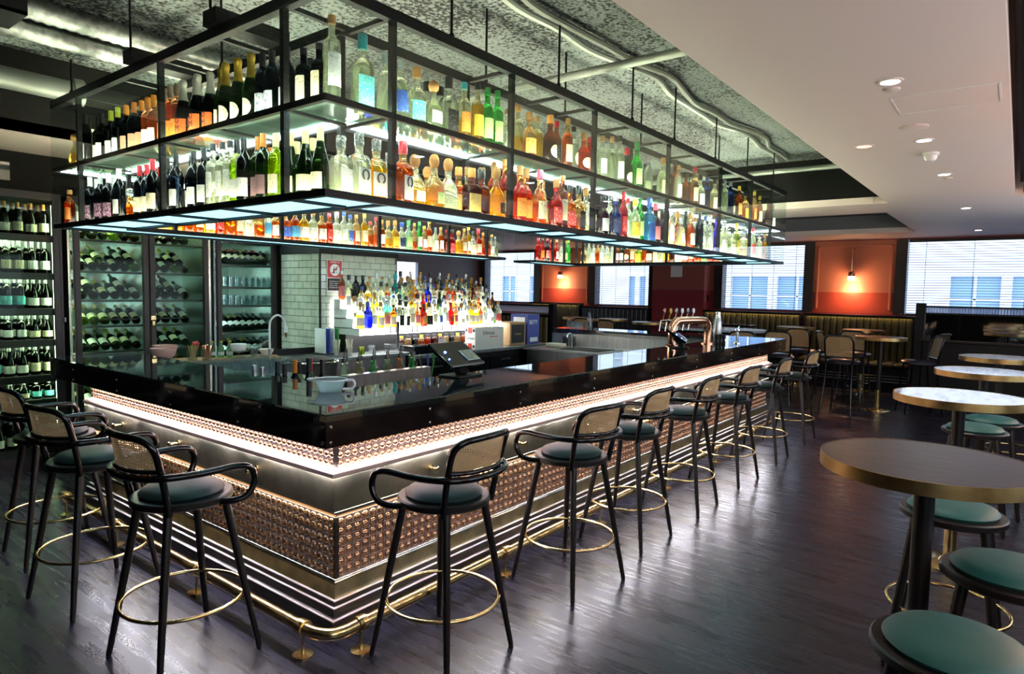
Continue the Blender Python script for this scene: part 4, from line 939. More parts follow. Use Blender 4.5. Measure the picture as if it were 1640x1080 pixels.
BACK_RIGHT = """5.44 2.82 slim red red none .3|5.53 2.82 slim red black orange .3|5.65 2.82 slim purple red pink .31|5.75 2.82 slim red red redl .3|5.87 2.82 slim red cork white .31|6.00 2.82 slim clear black white .28|6.14 2.82 slim green lime lime .3|6.29 2.82 slim green lime none .33"""
END_LOWER = """2.64 6.34 broad yellow black black .28|2.55 6.34 slim clear black none .33|2.48 6.34 slim clear clear white .3|2.40 6.34 slim amber silver none .3|2.33 6.34 slim clear silver white .31|2.25 6.34 slim clear black none .3|2.17 6.34 broad clear clear none .3|2.10 6.34 slim brown cork white .28|2.04 6.34 slim dgreen black white .28|1.99 6.34 broad brown orange oval .3|1.92 6.34 slim amber red cream .32|1.86 6.34 broad lime green yellow .28|1.78 6.34 slim amber cork none .3|1.70 6.34 broad brown red cream .28|1.62 6.34 slim clear cork cream .28|1.54 6.34 slim clear black none .28|1.47 6.34 broad amber cork yellow .28|1.38 6.34 slim brown black none .28|1.30 6.34 broad clear black white .28|1.21 6.34 broad amber cork white .28|1.13 6.34 slim orange black cream .28|1.04 6.34 broad amber cork none .28|0.96 6.34 slim lgreen black none .28|0.87 6.34 broad orange cork none .28|0.79 6.34 slim orange red none .28|0.68 6.34 slim clear silver none .28|0.57 6.34 broad lgreen silver lime .28"""
def parse(s): return [e.split() for e in s.split('|')]
RAD = {'wine': .0378, 'burgundy': .0415, 'sparkling': .044, 'slim': .035, 'tall': .037, 'broad': .045, 'square': .044, 'cone': .049, 'dome': .0555, 'flat': .061}
def relax(items, lo, hi, dlo=.05, dhi=.31):
    P = [[float(e[0]), float(e[1]), RAD[e[2]]] for e in items]
    for p in P: p[0] = min(max(p[0], lo+p[2]), hi-p[2]); p[1] = min(max(p[1], dlo+p[2]*.6), dhi-p[2]*.3)
    for it in range(400):
        mv = 0
        for i in range(len(P)):
            for j in range(i+1, len(P)):
                a, b = P[i], P[j]; dx, dy = b[0]-a[0], b[1]-a[1]; d = math.hypot(dx, dy); need = a[2]+b[2]+.003
                if d < need:
                    mv += 1; k = (need-d)/2
                    if d < 1e-4: dx, dy, d = 1e-3, 0, 1e-3
                    ux, uy = dx/d*k, dy/d*k
                    a[0] -= ux; b[0] += ux; a[1] -= uy*.7; b[1] += uy*.7
        for p in P: p[0] = min(max(p[0], lo+p[2]), hi-p[2]); p[1] = min(max(p[1], dlo+p[2]), dhi-p[2])
        if not mv: break
    return P
def fill(tab, axis, z, lo, hi, cuts, face, shelf, group, dbase=0., dsign=1, dlo=.045, dhi=.325):
    it = parse(tab)
    for e in it:
        e[1] = str(abs(float(e[1])-dbase))
    P = relax(it, lo, hi, dlo, dhi)
    order = sorted(range(len(it)), key=lambda i: P[i][0]); bayn = {}
    for i in order:
        e = it[i]; a, d, r = P[i]
        bay = sum(1 for c in cuts if a > c)+1; bayn[bay] = bayn.get(bay, 0)+1
        dd = dbase+dsign*d
        loc = (a, dd, z) if axis == 'x' else (dd, a, z)
        kind, glass, cap, lab, h = e[2], e[3], e[4], e[5], float(e[6])
        hmax = (ZM-.03-Z1) if z < 2.2 else (ZT-ZM+.04)
        t = bottle(kind, glass, cap, lab, loc, face+rnd.uniform(-.25, .25), min(h, hmax), ('%s in %s bay from corner, %s' % (ordn(bayn[bay]), ordn(bay), shelf)) if cuts else '%s from the near end, %s' % (ordn(bayn[bay]), shelf), group)
        if lab == 'mumm':
            text('U', .045, 'black_print', t, (.002, -.0452, .095), (R(90), 0, 0)); text('M', .045, 'black_print', t, (.002, -.0452, .055), (R(90), 0, 0))
        if lab == 'sesi': text('SES', .021, 'black_print', t, (.002, -.0378, .178), (R(90), 0, 0))
        if lab == 'teal' or (kind == 'square' and lab == 'aqua'): pass
        if lab == 'horse':
            pts = [(.019*math.sin(a_), -.0425, .105+.023*math.cos(a_)) for a_ in [(-150+300*q/16)*PI/180 for q in range(17)]]
            MB().tube(pts, .0045, 6).build('horseshoe_emblem', 'black_print', t)
fill(FRONT_UPPER, 'x', ZM+.003, .05, RL_-.05, FX, 0, 'upper front rack shelf', 'bottles on the upper front rack shelf')
fill(FRONT_LOWER, 'x', Z1, .06, RL_-.05, FX, 0, 'lower front rack shelf', 'bottles on the lower front rack shelf')
fill(LEFT_UPPER, 'y', ZM+.003, .16, RW_-.02, LY, R(-90), 'upper left rack shelf', 'bottles on the upper left rack shelf')
fill(LEFT_LOWER, 'y', Z1, .16, RW_-.02, LY, R(-90), 'lower left rack shelf', 'bottles on the lower left rack shelf')
fill(BACK_LOWER, 'x', Z1, .45, G1-.02, [], 0, 'lower back rack shelf', 'bottles on the lower back rack shelf', RW_-RD_)
fill(BACK_RIGHT, 'x', Z1, G2+.02, RL_-RD_, [], 0, 'back rack shelf past the gap', 'bottles on the back rack shelf past the gap', RW_-RD_)
fill(END_LOWER, 'y', Z1, .42, RW_-.35, [], R(-90), 'lower end rack shelf', 'bottles on the lower end rack shelf', RL_-RD_)

# ------------------------------------------------------------------ tiled column and the back bar
KX, KY, KX1, KY1 = 2.62, 3.66, 3.70, 4.38
col = MB(); col.box(KX+.006, KX1, KY+.006, KY1, 0, CZ); struct('trim_10', col, 'grout')
def tiles(side):
    mb = MB(); tw, th = .152, .076; g = .004; z = .86; row = 0
    a0, a1 = (KX, KX1) if side == 'x' else (KY, KY1)
    while z < 2.0:
        a = a0-(tw/2 if row % 2 else 0)
        while a < a1-.01:
            p, q = max(a, a0)+g/2, min(a+tw, a1)-g/2
            if q-p > .015:
                if side == 'x': mb.cbox(p, q, KY-.004, KY+.008, z+g/2, z+th-g/2, .003)
                else: mb.cbox(KX-.004, KX+.008, p, q, z+g/2, z+th-g/2, .003)
            a += tw
        z += th; row += 1
    return mb
o = tiles('x').build('tile_cladding', 'tile_glaze', sharp=20); o['kind'] = 'structure'; o.name = 'wall_column_front'
o = tiles('y').build('wall_column_side', 'tile_glaze', sharp=20); o['kind'] = 'structure'
struct('trim_11', MB().box(KX-.012, KX+.006, KY-.012, KY+.006, .85, 2.02), 'black_metal')
o = struct('trim_12', MB().box(KX-.02, KX1+.02, KY-.02, KY1, 2.0, 2.09), 'black_paint')
# sign on the tiles
sg = thing('age_notice', 'red and black under-eighteen alcohol notice on the tiled column', 'sign', (2.80, KY-.008, 1.765))
MB().cbox(-.10, .10, -.006, .0, -.17, .17, .003).build('board', 'white_print', sg)
MB().box(-.094, .094, -.0075, -.006, -.02, .164).build('red_panel', 'sign_red', sg); MB().box(-.094, .094, -.0075, -.006, -.164, -.03).build('black_panel', 'black_print', sg)
ci = MB(); ci.tube([(.058*math.cos(2*PI*i/32), -.0085, .062+.058*math.sin(2*PI*i/32)) for i in range(32)], .007, 6, closed=True)
ci.lathe([(.052, -.0078), (0, -.0079)], 28, (0, 0, .062), axis='y').build('prohibition_disc', 'white_print', sg)
bt = MB(); bt.box(-.022, -.004, -.0095, -.0085, .025, .075); bt.box(-.016, -.010, -.0095, -.0085, .075, .10); bt.prism([(.004, 0), (.03, 0), (.03, .001), (.004, .001)], 0, .001)
bt.box(.006, .028, -.0095, -.0085, .06, .085); bt.box(.015, .019, -.0095, -.0085, .03, .06); bt.box(.008, .026, -.0095, -.0085, .027, .031)
bt.build('bottle_and_glass_pictogram', 'black_print', sg)
k = MB().box(-.055, .055, -.0105, -.0095, -.006, .006).move(Matrix.Translation((0, 0, .062)) @ Matrix.Rotation(R(-45), 4, 'Y')); k.build('slash', 'sign_red', sg)
text('UNDER 18', .026, 'white_print', sg, (0, -.008, .145), (R(90), 0, 0))
text('No alcohol can be\nsold or supplied to\nanyone under 18.\nIt\'s against the law.', .019, 'white_print', sg, (0, -.008, -.095), (R(90), 0, 0), spacing=1.15)

# counters of the back bar
bb = thing('back_bar_counter', 'stainless back bar counter over black under-counter fridges', 'counter', (0, 0, 0))
MB().cbox(3.36, 6.02, 3.0, 3.75, .855, .90, .004).build('worktop', 'steel', bb)
MB().box(3.40, 6.0, 3.04, 3.7, .0, .855).build('fridge_body', 'black_paint', bb)
for i in range(4):
    x = 3.44+i*.64; d = MB().cbox(x, x+.6, 3.015, 3.045, .12, .80, .006).build('fridge_door', 'black_gloss', bb); MB().cbox(x+.2, x+.4, 2.995, 3.015, .735, .755, .004).build('door_handle', 'mullion', d)
text('SKOPE', .05, 'white_print', bb, (4.40, 3.012, .77), (R(90), 0, 0))
MB().box(3.36, 3.40, 3.0, 3.7, 0, .855).build('side_panel', 'steel', bb)
wb = thing('side_workbench', 'steel side bench in front of the tiled column', 'counter', (0, 0, 0))
MB().cbox(2.0, 3.36, 3.05, 3.655, .90, .935, .004).build('worktop', 'steel', wb); MB().box(2.04, 3.34, 3.1, 3.64, 0, .90).build('bench_body', 'steel', wb)
MB().box(2.0, 3.36, 3.64, 3.656, .935, 1.0).build('upstand', 'black_paint', wb)
st_ = thing('lit_bottle_steps', 'glowing white stepped display crowded with spirit bottles', 'bottle display', (0, 0, 0))
SX0, SX1 = 2.78, 5.2
STEP = [(3.20, 1.20), (3.305, 1.30), (3.41, 1.40), (3.515, 1.50)]
for i, (y, z) in enumerate(STEP):
    MB().box(SX0+(.0 if i < 1 else .0), SX1, y, (y+.105 if i < 3 else 3.625), z-.03 if i else 1.135, z).build('lit_step', 'led_backbar', st_)
    if i: MB().box(SX0, SX1, y, y+.01, STEP[i-1][1], z-.03).build('lit_riser', 'led_backbar', st_)
ep = MB()
for i, (y, z) in enumerate(STEP): ep.box(SX0-.012, SX0-.002, y, 3.62, (STEP[i-1][1] if i else 1.135), z+.01)
ep.build('end_panel', 'plastic_white', st_)
MB().box(3.74, SX1, 3.625, 3.80, 1.40, 1.50).build('back_ledge', 'black_paint', st_)
MB().box(SX0, SX1, 3.43, 3.62, .94, 1.134).build('stand', 'black_paint', st_)
HERO = [('broad', 'clear', 'black', 'white'), ('slim', 'clear', 'silver', 'white'), ('tall', 'clear', 'cork', 'cream'), ('slim', 'amber', 'black', 'cream'), ('broad', 'brown', 'black', 'amberl'), ('slim', 'clear', 'blue', 'blue'), ('broad', 'clear', 'cork', 'redl'), ('cone', 'clear', 'silver', 'white'), ('slim', 'dgreen', 'black', 'white'), ('dome', 'clear', 'cork', 'cream'), ('square', 'clear', 'black', 'black'), ('slim', 'rose', 'silver', 'pink'), ('wine', 'dark', 'black', 'white'), ('broad', 'yellow', 'cork', 'white'), ('slim', 'blue', 'silver', 'silver')]
SPECIAL = {(3, 8): ('dome', 'teal', 'teal', 'none'), (0, 1): ('square', 'cobalt', 'blue', 'none'), (2, 13): ('broad', 'cobalt', 'blue', 'none'), (0, 15): ('broad', 'red', 'red', 'redl'), (1, 5): ('dome', 'teal', 'silver', 'none'), (3, 2): ('wine', 'dark', 'black', 'none'), (3, 3): ('broad', 'dark', 'black', 'none'), (1, 11): ('slim', 'red', 'red', 'redl'), (2, 30): ('dome', 'orange', 'ball', 'none')}
TN = ['lowest', 'second', 'third', 'top']
for i, (y, z) in enumerate(STEP):
    n = 26 if i < 3 else 25; x = SX0+.06
    for k in range(n):
        x = SX0+.05+(SX1-SX0-.1)*k/(n-1)
        spec = SPECIAL.get((i, k)) or HERO[rnd.choice([0, 1, 2, 0, 1, 7, 2, 3, 4, 5, 6, 7, 8, 9, 10, 11, 13, 13, 14, 2])]
        bottle(*spec, (x+rnd.uniform(-.003, .003), y+.049, z), rnd.uniform(-.5, .3), rnd.uniform(.25, .32), '%s from the left, %s back bar step' % (ordn(k+1), TN[i]), 'bottles on the lit back bar steps', False)
for k in range(8):
    x = 3.82+.17*k
    bottle(*HERO[k % 3], (x, 3.715, 1.50), 0, .35, '%s from the left behind the top back bar step' % ordn(k+1), 'bottles on the lit back bar steps', False)
# dark clips along the lit front, syrup bottles below
for k in range(24):
    x = SX0+.42+k*.082
    o = MB().cbox(x-.006, x+.006, 3.188, 3.1995, 1.15, 1.215, .002).lathe([(.010, 0), (.010, -.006), (0, -.008)], 8, (x, 3.196, 1.152), axis='y').build('bottle_clip', 'black_paint')
    tag(o, 'small black clip on the lit front edge, %s from the left' % ordn(k+1), 'clip', 'clips on the lit bottle step')
o = MB().cbox(3.42, 5.2, 3.2, 3.40, .90, .93, .003).build('bottle_tray', 'steel'); tag(o, 'low steel tray under the lit steps on the back bar counter', 'tray')
for k in range(14):
    x = 3.46+k*.105
    g = ['brown', 'amber', 'dark', 'amber', 'orange', 'brown'][k % 6]
    o = MB().lathe([(.036, 0), (.038, .004), (.038, .11), (.034, .125), (.02, .14)], 14, (x, 3.30, .93)).build('syrup_jar', GLASS[g])
    l = MB().lathe([(.024, .14), (.024, .165), (0, .166)], 12, (x, 3.30, .93)).build('lid', 'black_print' if k % 3 else 'gold_foil', o)
    tag(o, '%s jar of dark syrup from the left under the lit steps' % ordn(k+1), 'jar', 'syrup jars under the lit steps')
# cartons
def carton(name, label, x0, x1, y0, y1, z0, z1, mat):
    t = thing(name, label, 'box', ((x0+x1)/2, (y0+y1)/2, z0)); a, b, h = (x1-x0)/2, (y1-y0)/2, z1-z0
    MB().cbox(-a, a, -b, b, 0, h, .003).build('carton', mat, t); return t, a, b, h
t, a, b, h = carton('beer_carton', 'white and red beer carton standing on the back bar counter', 4.42, 4.98, 3.015, 3.185, .90, 1.17, 'beer_carton')
for z0, z1 in ((0, .075), (.20, h)): MB().box(-a-.001, -a, -.03, .035, z0, z1).build('red_band', 'red_print', t)
for z in (.04, .235):
    for y in (-.058, .062):
        MB().lathe([(.018, 0), (.015, -.002), (0, -.002)], 12, (-a, y, z), axis='x').build('badge', 'black_print', t)
text('Ichnusa', .045, 'black_print', t, (-a-.001, 0, .138), (R(90), 0, R(-90))); text('Ichnusa', .075, 'black_print', t, (-.02, -b-.001, .20), (R(90), 0, 0))
MB().box(.0, .16, -b-.0012, -b, .145, .155).build('red_underline', 'red_print', t)
t, a, b, h = carton('whisky_box', 'brown cardboard box with black panel beside the beer carton', 5.225, 5.57, 3.10, 3.40, .90, 1.21, 'kraft_card')
MB().box(-a+.03, a-.03, -b-.0015, -b, .03, h-.03).build('black_panel', 'black_print', t); text('THE GLEN', .03, 'gold_print', t, (0, -b-.002, .15), (R(90), 0, 0))
t, a, b, h = carton('vodka_box', 'tall blue cardboard box at the end of the counter', 5.62, 5.90, 3.10, 3.40, .90, 1.31, 'blue_card')
text('SKYY', .085, 'white_print', t, (-.01, -b-.001, .30), (R(90), 0, 0)); MB().box(-.08, .1, -b-.001, -b, .03, .09).build('barcode_patch', 'white_print', t)
MB().box(-a-.001, -a, -.1, .1, .30, .37).build('side_label', 'white_print', t)
t, a, b, h = carton('flat_beer_carton', 'flat white beer carton with red stripe lying under the steps', 3.75, 4.36, 3.10, 3.185, .90, .985, 'beer_carton')
MB().box(-.18, -.11, -b-.001, -b, 0, h).build('red_band', 'red_print', t)

# ------------------------------------------------------------------ wine coolers against the left wall
CT, CD = 2.40, .62
def cooler(name, label, x0, x1, shelves, led, doors, side=None):
    t = thing(name, label, 'wine cooler', (0, 0, 0))
    c = MB(); c.box(x0, x1, CY+CD, CY+CD+.03, .06, CT); c.box(x0, x0+.02, CY+.04, CY+CD, .06, CT); c.box(x1-.02, x1, CY+.04, CY+CD, .06, CT)
    c.box(x0, x1, CY+.02, CY+CD, .0, .14); c.box(x0, x1, CY+.02, CY+CD, CT-.05, CT)
    c.build('cabinet', 'cooler_lining', t)
    MB().box(x0+.05, x1-.05, CY+.08, CY+.12, CT-.065, CT-.052).build('led_strip', led, t)
    for x in (x0+.06,): MB().box(x, x+.012, CY+.022, CY+.034, .2, CT-.1).build('led_strip', led, t)
    for z in shelves:
        MB().box(x0+.02, x1-.02, CY+.06, CY+CD-.02, z-.012, z).build('glass_shelf', 'cooler_shelf', t)
        MB().box(x0+.02, x1-.02, CY+.055, CY+.062, z-.016, z+.004).build('shelf_edge', 'mullion', t)
    for a, b in doors:
        d = MB(); w = .05
        d.cbox(a, a+w, CY-.02, CY+.02, .1, CT, .004); d.cbox(b-w, b, CY-.02, CY+.02, .1, CT, .004); d.box(a+w, b-w, CY-.018, CY+.018, .1, .17); d.box(a+w, b-w, CY-.018, CY+.018, CT-.06, CT)
        f = d.build('door', 'mullion', t)
        MB().box(a+w, b-w, CY-.004, CY+.004, .17, CT-.06).build('door_glass', 'cooler_glass', f)
    return t
SH = [.42, .74, 1.0, 1.24, 1.48, 1.745, 2.03]
def lying(x, z, cfg, where, group, tilt=0, y=CY+.36):
    kind, g, cap, lab = cfg
    M = meshes(kind); o = link('wine_bottle', M['whole']); o.rotation_euler = (R(90), 0, R(180+tilt)); r = RAD[kind]
    # lies on its side, base towards the room
    o.rotation_euler = Matrix(((1, 0, 0), (0, 0, 1), (0, -1, 0))).to_euler()
    o.rotation_euler = (R(-62), 0, R(tilt)); o.location = (x, y-.26, z+r*.90+.002)
    setmat(o, [GLASS[g], CAPS[cap], LABS[lab] if lab != 'none' else GLASS[g]])
    tag(o, '%s wine bottle lying %s' % (COLW[g], where), 'bottle', group)
WCFG = [('wine', 'dark', 'black', 'white'), ('wine', 'dark', 'creamc', 'cream'), ('burgundy', 'dark', 'black', 'white'), ('wine', 'dgreen', 'gold', 'white'), ('sparkling', 'dgreen', 'gold', 'creamw'), ('wine', 'dark', 'red', 'cream'), ('burgundy', 'lime', 'creamc', 'creamw'), ('wine', 'dgreen', 'yellow', 'cream')]
c1 = [0.53, 1.205]; c2 = [1.205, 1.80]
cooler('wine_cooler', 'tall two-door glass wine cooler full of lying bottles', .53, 1.83, SH, 'led_cooler', [(.56, 1.19), (1.20, 1.78)])
RN = ['lowest', 'second lowest', 'third lowest', 'fourth lowest', 'third highest', 'second highest', 'top']
for si, z in enumerate(SH):
    for di, (a, b) in enumerate([(.63, 1.15), (1.27, 1.62)]):
        n = 6 if di == 0 else 4
        for k in range(n):
            x = a+.03+(b-a-.06)*k/(n-1)
            cfg = rnd.choice(WCFG)
            if si == 3 and di == 0: cfg = WCFG[6] if k < 3 else WCFG[1]
            if si == 5 and di == 1 and k == 0: cfg = ('burgundy', 'orange', 'orange', 'none')
            lying(x, z, cfg, '%s from left, %s shelf, %s cooler door' % (ordn(k+1), RN[si], ['first', 'second'][di]), 'bottles lying in the two-door cooler')
            if rnd.random() < .55 and (SH+[2.35])[si+1]-z > .262 and k < n-1: lying(x+(b-a-.06)/(n-1)/2, z+.062, rnd.choice(WCFG), 'stacked over gap %s, %s shelf, %s cooler door' % (ordn(k+1), RN[si], ['first', 'second'][di]), 'bottles lying in the two-door cooler')
cooler('glass_cooler', 'third glass cooler beside the tiled column, lit cold white', 1.86, 2.56, [.55, .86, 1.13, 1.42, 1.62, 1.86, 2.10], 'led_cooler_cold', [(1.87, 2.56)])
for si, z in enumerate([.86, 1.13, 1.86, 2.10]):
    for k in range(8):
        x = 1.96+k*.0755
        lying(x, z, WCFG[[0, 2, 5, 1][si] if rnd.random() < .8 else 3], '%s from left, %s wine shelf, third cooler' % (ordn(k+1), ['lowest', 'second', 'third', 'top'][si]), 'bottles lying in the third cooler')
for si, z in enumerate([1.42, 1.62]):
    for k in range(9):
        for q in range(2):
            o = MB().lathe([(.03, 0), (.034, .004), (.036, .11), (.034, .11), (.032, .008), (0, .006)], 14, (1.96+k*.073, CY+.15+q*.09, z)).build('tumbler', 'drink_glass'); tag(o, 'chilled clear tumbler, %s along the %s glass shelf, %s row, third cooler' % (ordn(k+1), ['lower', 'upper'][si], ['front', 'second'][q]), 'glass', 'tumblers chilling in the third cooler')
o = MB().cbox(1.195, 1.245, CY-.032, CY-.02, 1.29, 1.31, .002).box(1.20, 1.24, CY-.030, CY-.022, 1.31, 1.33).cbox(1.205, 1.235, CY-.034, CY-.018, 1.235, 1.28, .004).build('padlock', 'brass'); tag(o, 'small brass padlock on the steel hasp between cooler doors', 'padlock')
# upright wine fridge at the far left
FX0, FX1 = -.42, .45
FS = [.20, .62, .83, 1.14, 1.41, 1.715, 2.04]
f = thing('wine_fridge', 'black-framed upright wine fridge at the far left, bottles standing', 'wine fridge', (0, 0, 0))
c = MB(); c.box(FX0, FX1, CY+CD, CY+CD+.03, .0, CT); c.box(FX0, FX0+.03, CY, CY+CD, 0, CT); c.box(FX1-.03, FX1+.02, CY-.02, CY+CD, 0, CT); c.box(FX0, FX1, CY, CY+CD, CT-.06, CT); c.box(FX0, FX1, CY, CY+CD, 0, .12)
c.build('cabinet', 'mullion', f)
for z in FS: MB().box(FX0+.03, FX1-.03, CY+.03, CY+CD, z-.02, z).box(FX0+.03, FX1-.03, CY+.0, CY+.03, z-.06, z).build('shelf', 'mullion', f)
for z in FS[2:]+[CT-.02]: MB().box(FX0+.05, FX1-.05, CY+.04, CY+.06, z-.036, z-.026).build('led_strip', 'led_cooler', f)
for x in (FX1-.045,): MB().box(x, x+.012, CY+.002, CY+.014, .15, CT-.1).build('led_strip', 'led_cooler', f)
MB().box(FX0+.03, FX1-.03, CY+CD-.02, CY+CD-.005, .1, CT-.06).build('back_panel', 'cooler_lining', f)
d = MB(); d.cbox(FX0, FX0+.05, CY-.03, CY-.0, .08, CT, .004); d.cbox(FX1-.05, FX1, CY-.03, CY, .08, CT, .004); d.box(FX0+.05, FX1-.05, CY-.03, CY, .08, .14); d.box(FX0+.05, FX1-.05, CY-.03, CY, CT-.06, CT)
d = d.build('door', 'mullion', f); MB().box(FX0+.05, FX1-.05, CY-.018, CY-.012, .14, CT-.06).build('door_glass', 'cooler_glass', d)
MB().cbox(FX1+.01, FX1+.03, CY-.05, CY-.02, 1.29, 1.33, .004).build('latch', 'chrome', d)
FC = [('wine', 'dark', 'silver', 'white'), ('wine', 'dgreen', 'silver', 'cream'), ('burgundy', 'dark', 'silver', 'gin'), ('wine', 'dark', 'silver', 'aqua'), ('burgundy', 'dgreen', 'silver', 'cream'), ('wine', 'dark', 'orange', 'cream'), ('burgundy', 'dark', 'orange', 'creams')]
fn = ['bottom', 'sixth', 'fifth', 'fourth', 'third', 'second', 'top']
for si, z in enumerate(FS):
    for k in range(7):
        for q in range(2):
            x = .375-k*.094-(.01 if q else 0)
            if x < -.33: continue
            cfg = FC[(si*3+k//2) % 5] if si < 6 else FC[5 if k in (0, 2) else 6]
            hh = .27 if si == 6 or FS[si+1]-z > .3 else min(.27, FS[si+1]-z-.05)
            if si == 1: hh = .165
            bottle(*cfg, (x, CY+.10+q*.11, z), rnd.uniform(-.25, .15), hh, '%s from right, %s row, %s shelf, left fridge' % (ordn(k+1), ['front', 'second'][q], fn[si]), 'bottles standing in the left fridge', False)
o = MB().cbox(-.75, .12, CY-.004, CY+.0, 2.47, 2.62, .002).build('clerestory_pane', 'mirror_dark'); tag(o, 'dark glass panel high over the left wine fridge', 'glass panel')

# ------------------------------------------------------------------ things on and behind the bar
def glassware(name, prof, loc, label, group=None, n=18, mat='drink_glass'):
    o = MB().lathe(prof, n, cap=False).build(name, mat, None, loc); return tag(o, label, 'glass', group)
TUM = [(0, .008), (.030, .008), (.034, .10), (.036, .10), (.032, .0), (0, .0)]
# inner service shelf on the short side with board, bowls and rows of glasses
sv = thing('service_shelf', 'steel service shelf behind the short side of the bar', 'counter', (0, 0, 0))
MB().cbox(.55, 1.28, 1.66, 2.94, .94, .97, .004).cbox(.55, 1.92, 2.94, 3.62, .94, .97, .004).build('shelf_top', 'steel', sv); MB().box(.6, 1.24, 1.7, 2.94, 0, .94).box(.6, 1.88, 2.98, 3.6, 0, .94).build('shelf_body', 'black_paint', sv)
b = MB().cbox(-.46, .46, -.19, .19, 0, .026, .006); b.move(Matrix.Rotation(R(-20), 4, 'Z')); o = b.build('serving_board', 'board_wood', None, (1.33, 3.22, .971)); tag(o, 'wooden board under the garnish bowls at the back of the bar', 'board')
def coupe(x, y, lb):
    t = thing('pedestal_bowl', lb, 'bowl', (x, y, .972), 0, 'pink ribbed bowls')
    MB().lathe([(.05, 0), (.05, .006), (.018, .014), (.016, .045)], 24).build('foot', 'pink_glaze', t)
    MB().lathe([(.016, .045), (.055, .055), (.085, .085), (.098, .125), (.100, .145), (.094, .144), (.078, .09), (0, .062)], 32, cap=False).build('bowl', 'pink_glaze', t)
coupe(.93, 3.50, 'pink footed bowl at the left end, behind the other one'); coupe(.80, 3.24, 'pink footed bowl in front, at the left end of the board')
ZB = .998
for x, y, lb, top in [(1.04, 3.25, 'short glass filled with gold cocktail picks', 'gold_print'), (1.14, 3.20, 'short glass holding folded copper-coloured wrappers', 'copper')]:
    t = thing('garnish_glass', lb, 'glass', (x, y, ZB))
    MB().lathe([(0, .006), (.036, .006), (.040, .095), (.043, .095), (.040, 0), (0, 0)], 20, cap=False).build('glass', 'drink_glass', t)
    for k in range(9):
        a = k*2.4; r_ = .012+.012*(k % 3); MB().cyl((r_*.4*math.cos(a), r_*.4*math.sin(a), .01), (r_*1.3*math.cos(a), r_*1.3*math.sin(a), .12+.004*(k % 4)), .0035 if top == 'gold_print' else .008, n=6).build('pick', top, t)
for k in range(4):
    o = MB().lathe([(0, -.016), (.011, -.011), (.016, 0), (.011, .011), (0, .016)], 12, (1.06+.024*(k % 2), 3.24+.022*(k//2), ZB+.135+.004*k)).build('cherry', 'cherry'); tag(o, 'red cherry on the cocktail picks, %s of four' % ORD[k+1], 'fruit', 'cherries on the cocktail picks')
for k in range(3):
    x = 1.27+.065*k; t = thing('mixer_bottle', '%s small clear mixer bottle with gold cap on the board' % ordn(k+1), 'bottle', (x, 3.36-.03*k, ZB), 0, 'mixer bottles on the board')
    MB().lathe([(.025, 0), (.027, .004), (.027, .075), (.013, .115), (.012, .135)], 16).build('body', GLASS['lgreen'], t); MB().lathe([(.014, .133), (.014, .144), (0, .145)], 12).build('cap', 'gold_foil', t); MB().lathe([(.0275, .02), (.0275, .05)], 16, cap=False).build('label', LABS['silver'], t)
t = thing('cake_stand', 'clear glass footed dish with a pale lidded tub on it', 'dish', (1.44, 3.22, ZB))
MB().lathe([(.05, 0), (.05, .006), (.012, .012), (.012, .045), (.085, .055), (.095, .075), (.09, .075), (0, .058)], 28, cap=False).build('dish', 'drink_glass', t)
o = MB().lathe([(.055, .0), (.062, .01), (.068, .05), (.068, .06), (0, .062)], 28, (1.44, 3.22, ZB+.062)).build('tub', 'plastic_white'); tag(o, 'white plastic tub sitting on the glass footed dish', 'tub')
glassware('beaker', [(0, .006), (.03, .006), (.036, .10), (.038, .10), (.032, 0), (0, 0)], (1.58, 3.20, ZB), 'empty clear glass between the footed dish and white bowl')
o = MB().lathe([(.03, 0), (.038, .003), (.062, .045), (.066, .062), (.062, .062), (.036, .008), (0, .006)], 28, (1.70, 3.20, ZB), cap=False).build('white_bowl', 'ceramic'); tag(o, 'white ceramic bowl at the right end of the board', 'bowl')
b = MB().lathe([(.03, 0), (.05, .01), (.068, .05), (.070, .075), (.066, .075), (.045, .014), (0, .008)], 28, cap=False); b.move(Matrix.Translation((1.78, 3.40, 1.04)) @ Matrix.Rotation(R(72), 4, 'Y') @ Matrix.Rotation(R(30), 4, 'X'))
o = b.build('wooden_bowl', 'ebony_wood'); tag(o, 'dark bowl tipped on its side behind the white bowl', 'bowl')
n = 0
for r in range(5):
    for k in range(9):
        n += 1
        glassware('highball_glass', [(0, .008), (.026, .008), (.031, .125), (.033, .125), (.028, .0), (0, .0)], (.60+.072*k, 2.03+.085*r, .97), 'clear upside highball, %s along row %s before the board' % (ordn(k+1), ['one', 'two', 'three', 'four', 'five'][r]), 'glasses massed before the wooden board', 14)
# wine bottles standing in the well behind the corner
wl_ = thing('bottle_well', 'black well holding open wine bottles behind the bar corner', 'bottle well', (0, 0, 0))
MB().box(.55, 1.15, .80, 1.62, .0, .80).build('well_body', 'black_paint', wl_)
WB_ = [(.60, 1.55, 'lime', 'silver', 1.135), (.60, 1.46, 'dark', 'silver', 1.13), (.68, 1.42, 'dgreen', 'black', 1.165), (.66, 1.31, 'dgreen', 'black', 1.16), (.75, 1.29, 'lime', 'black', 1.165), (.66, 1.20, 'dark', 'orange', 1.19), (.76, 1.19, 'lime', 'red', 1.195), (.66, 1.06, 'dgreen', 'black', 1.215), (.76, 1.06, 'dgreen', 'orange', 1.20), (.67, .94, 'dgreen', 'black', 1.215)]
for i, (x, y, g, cp, zt) in enumerate(WB_):
    bottle('burgundy' if i in (7, 9) else 'wine', g, cp, 'white', (x, y, .80), R(-40), zt-.80, '%s from the left behind the bar corner' % ordn(i+1), 'open wines behind the bar corner')
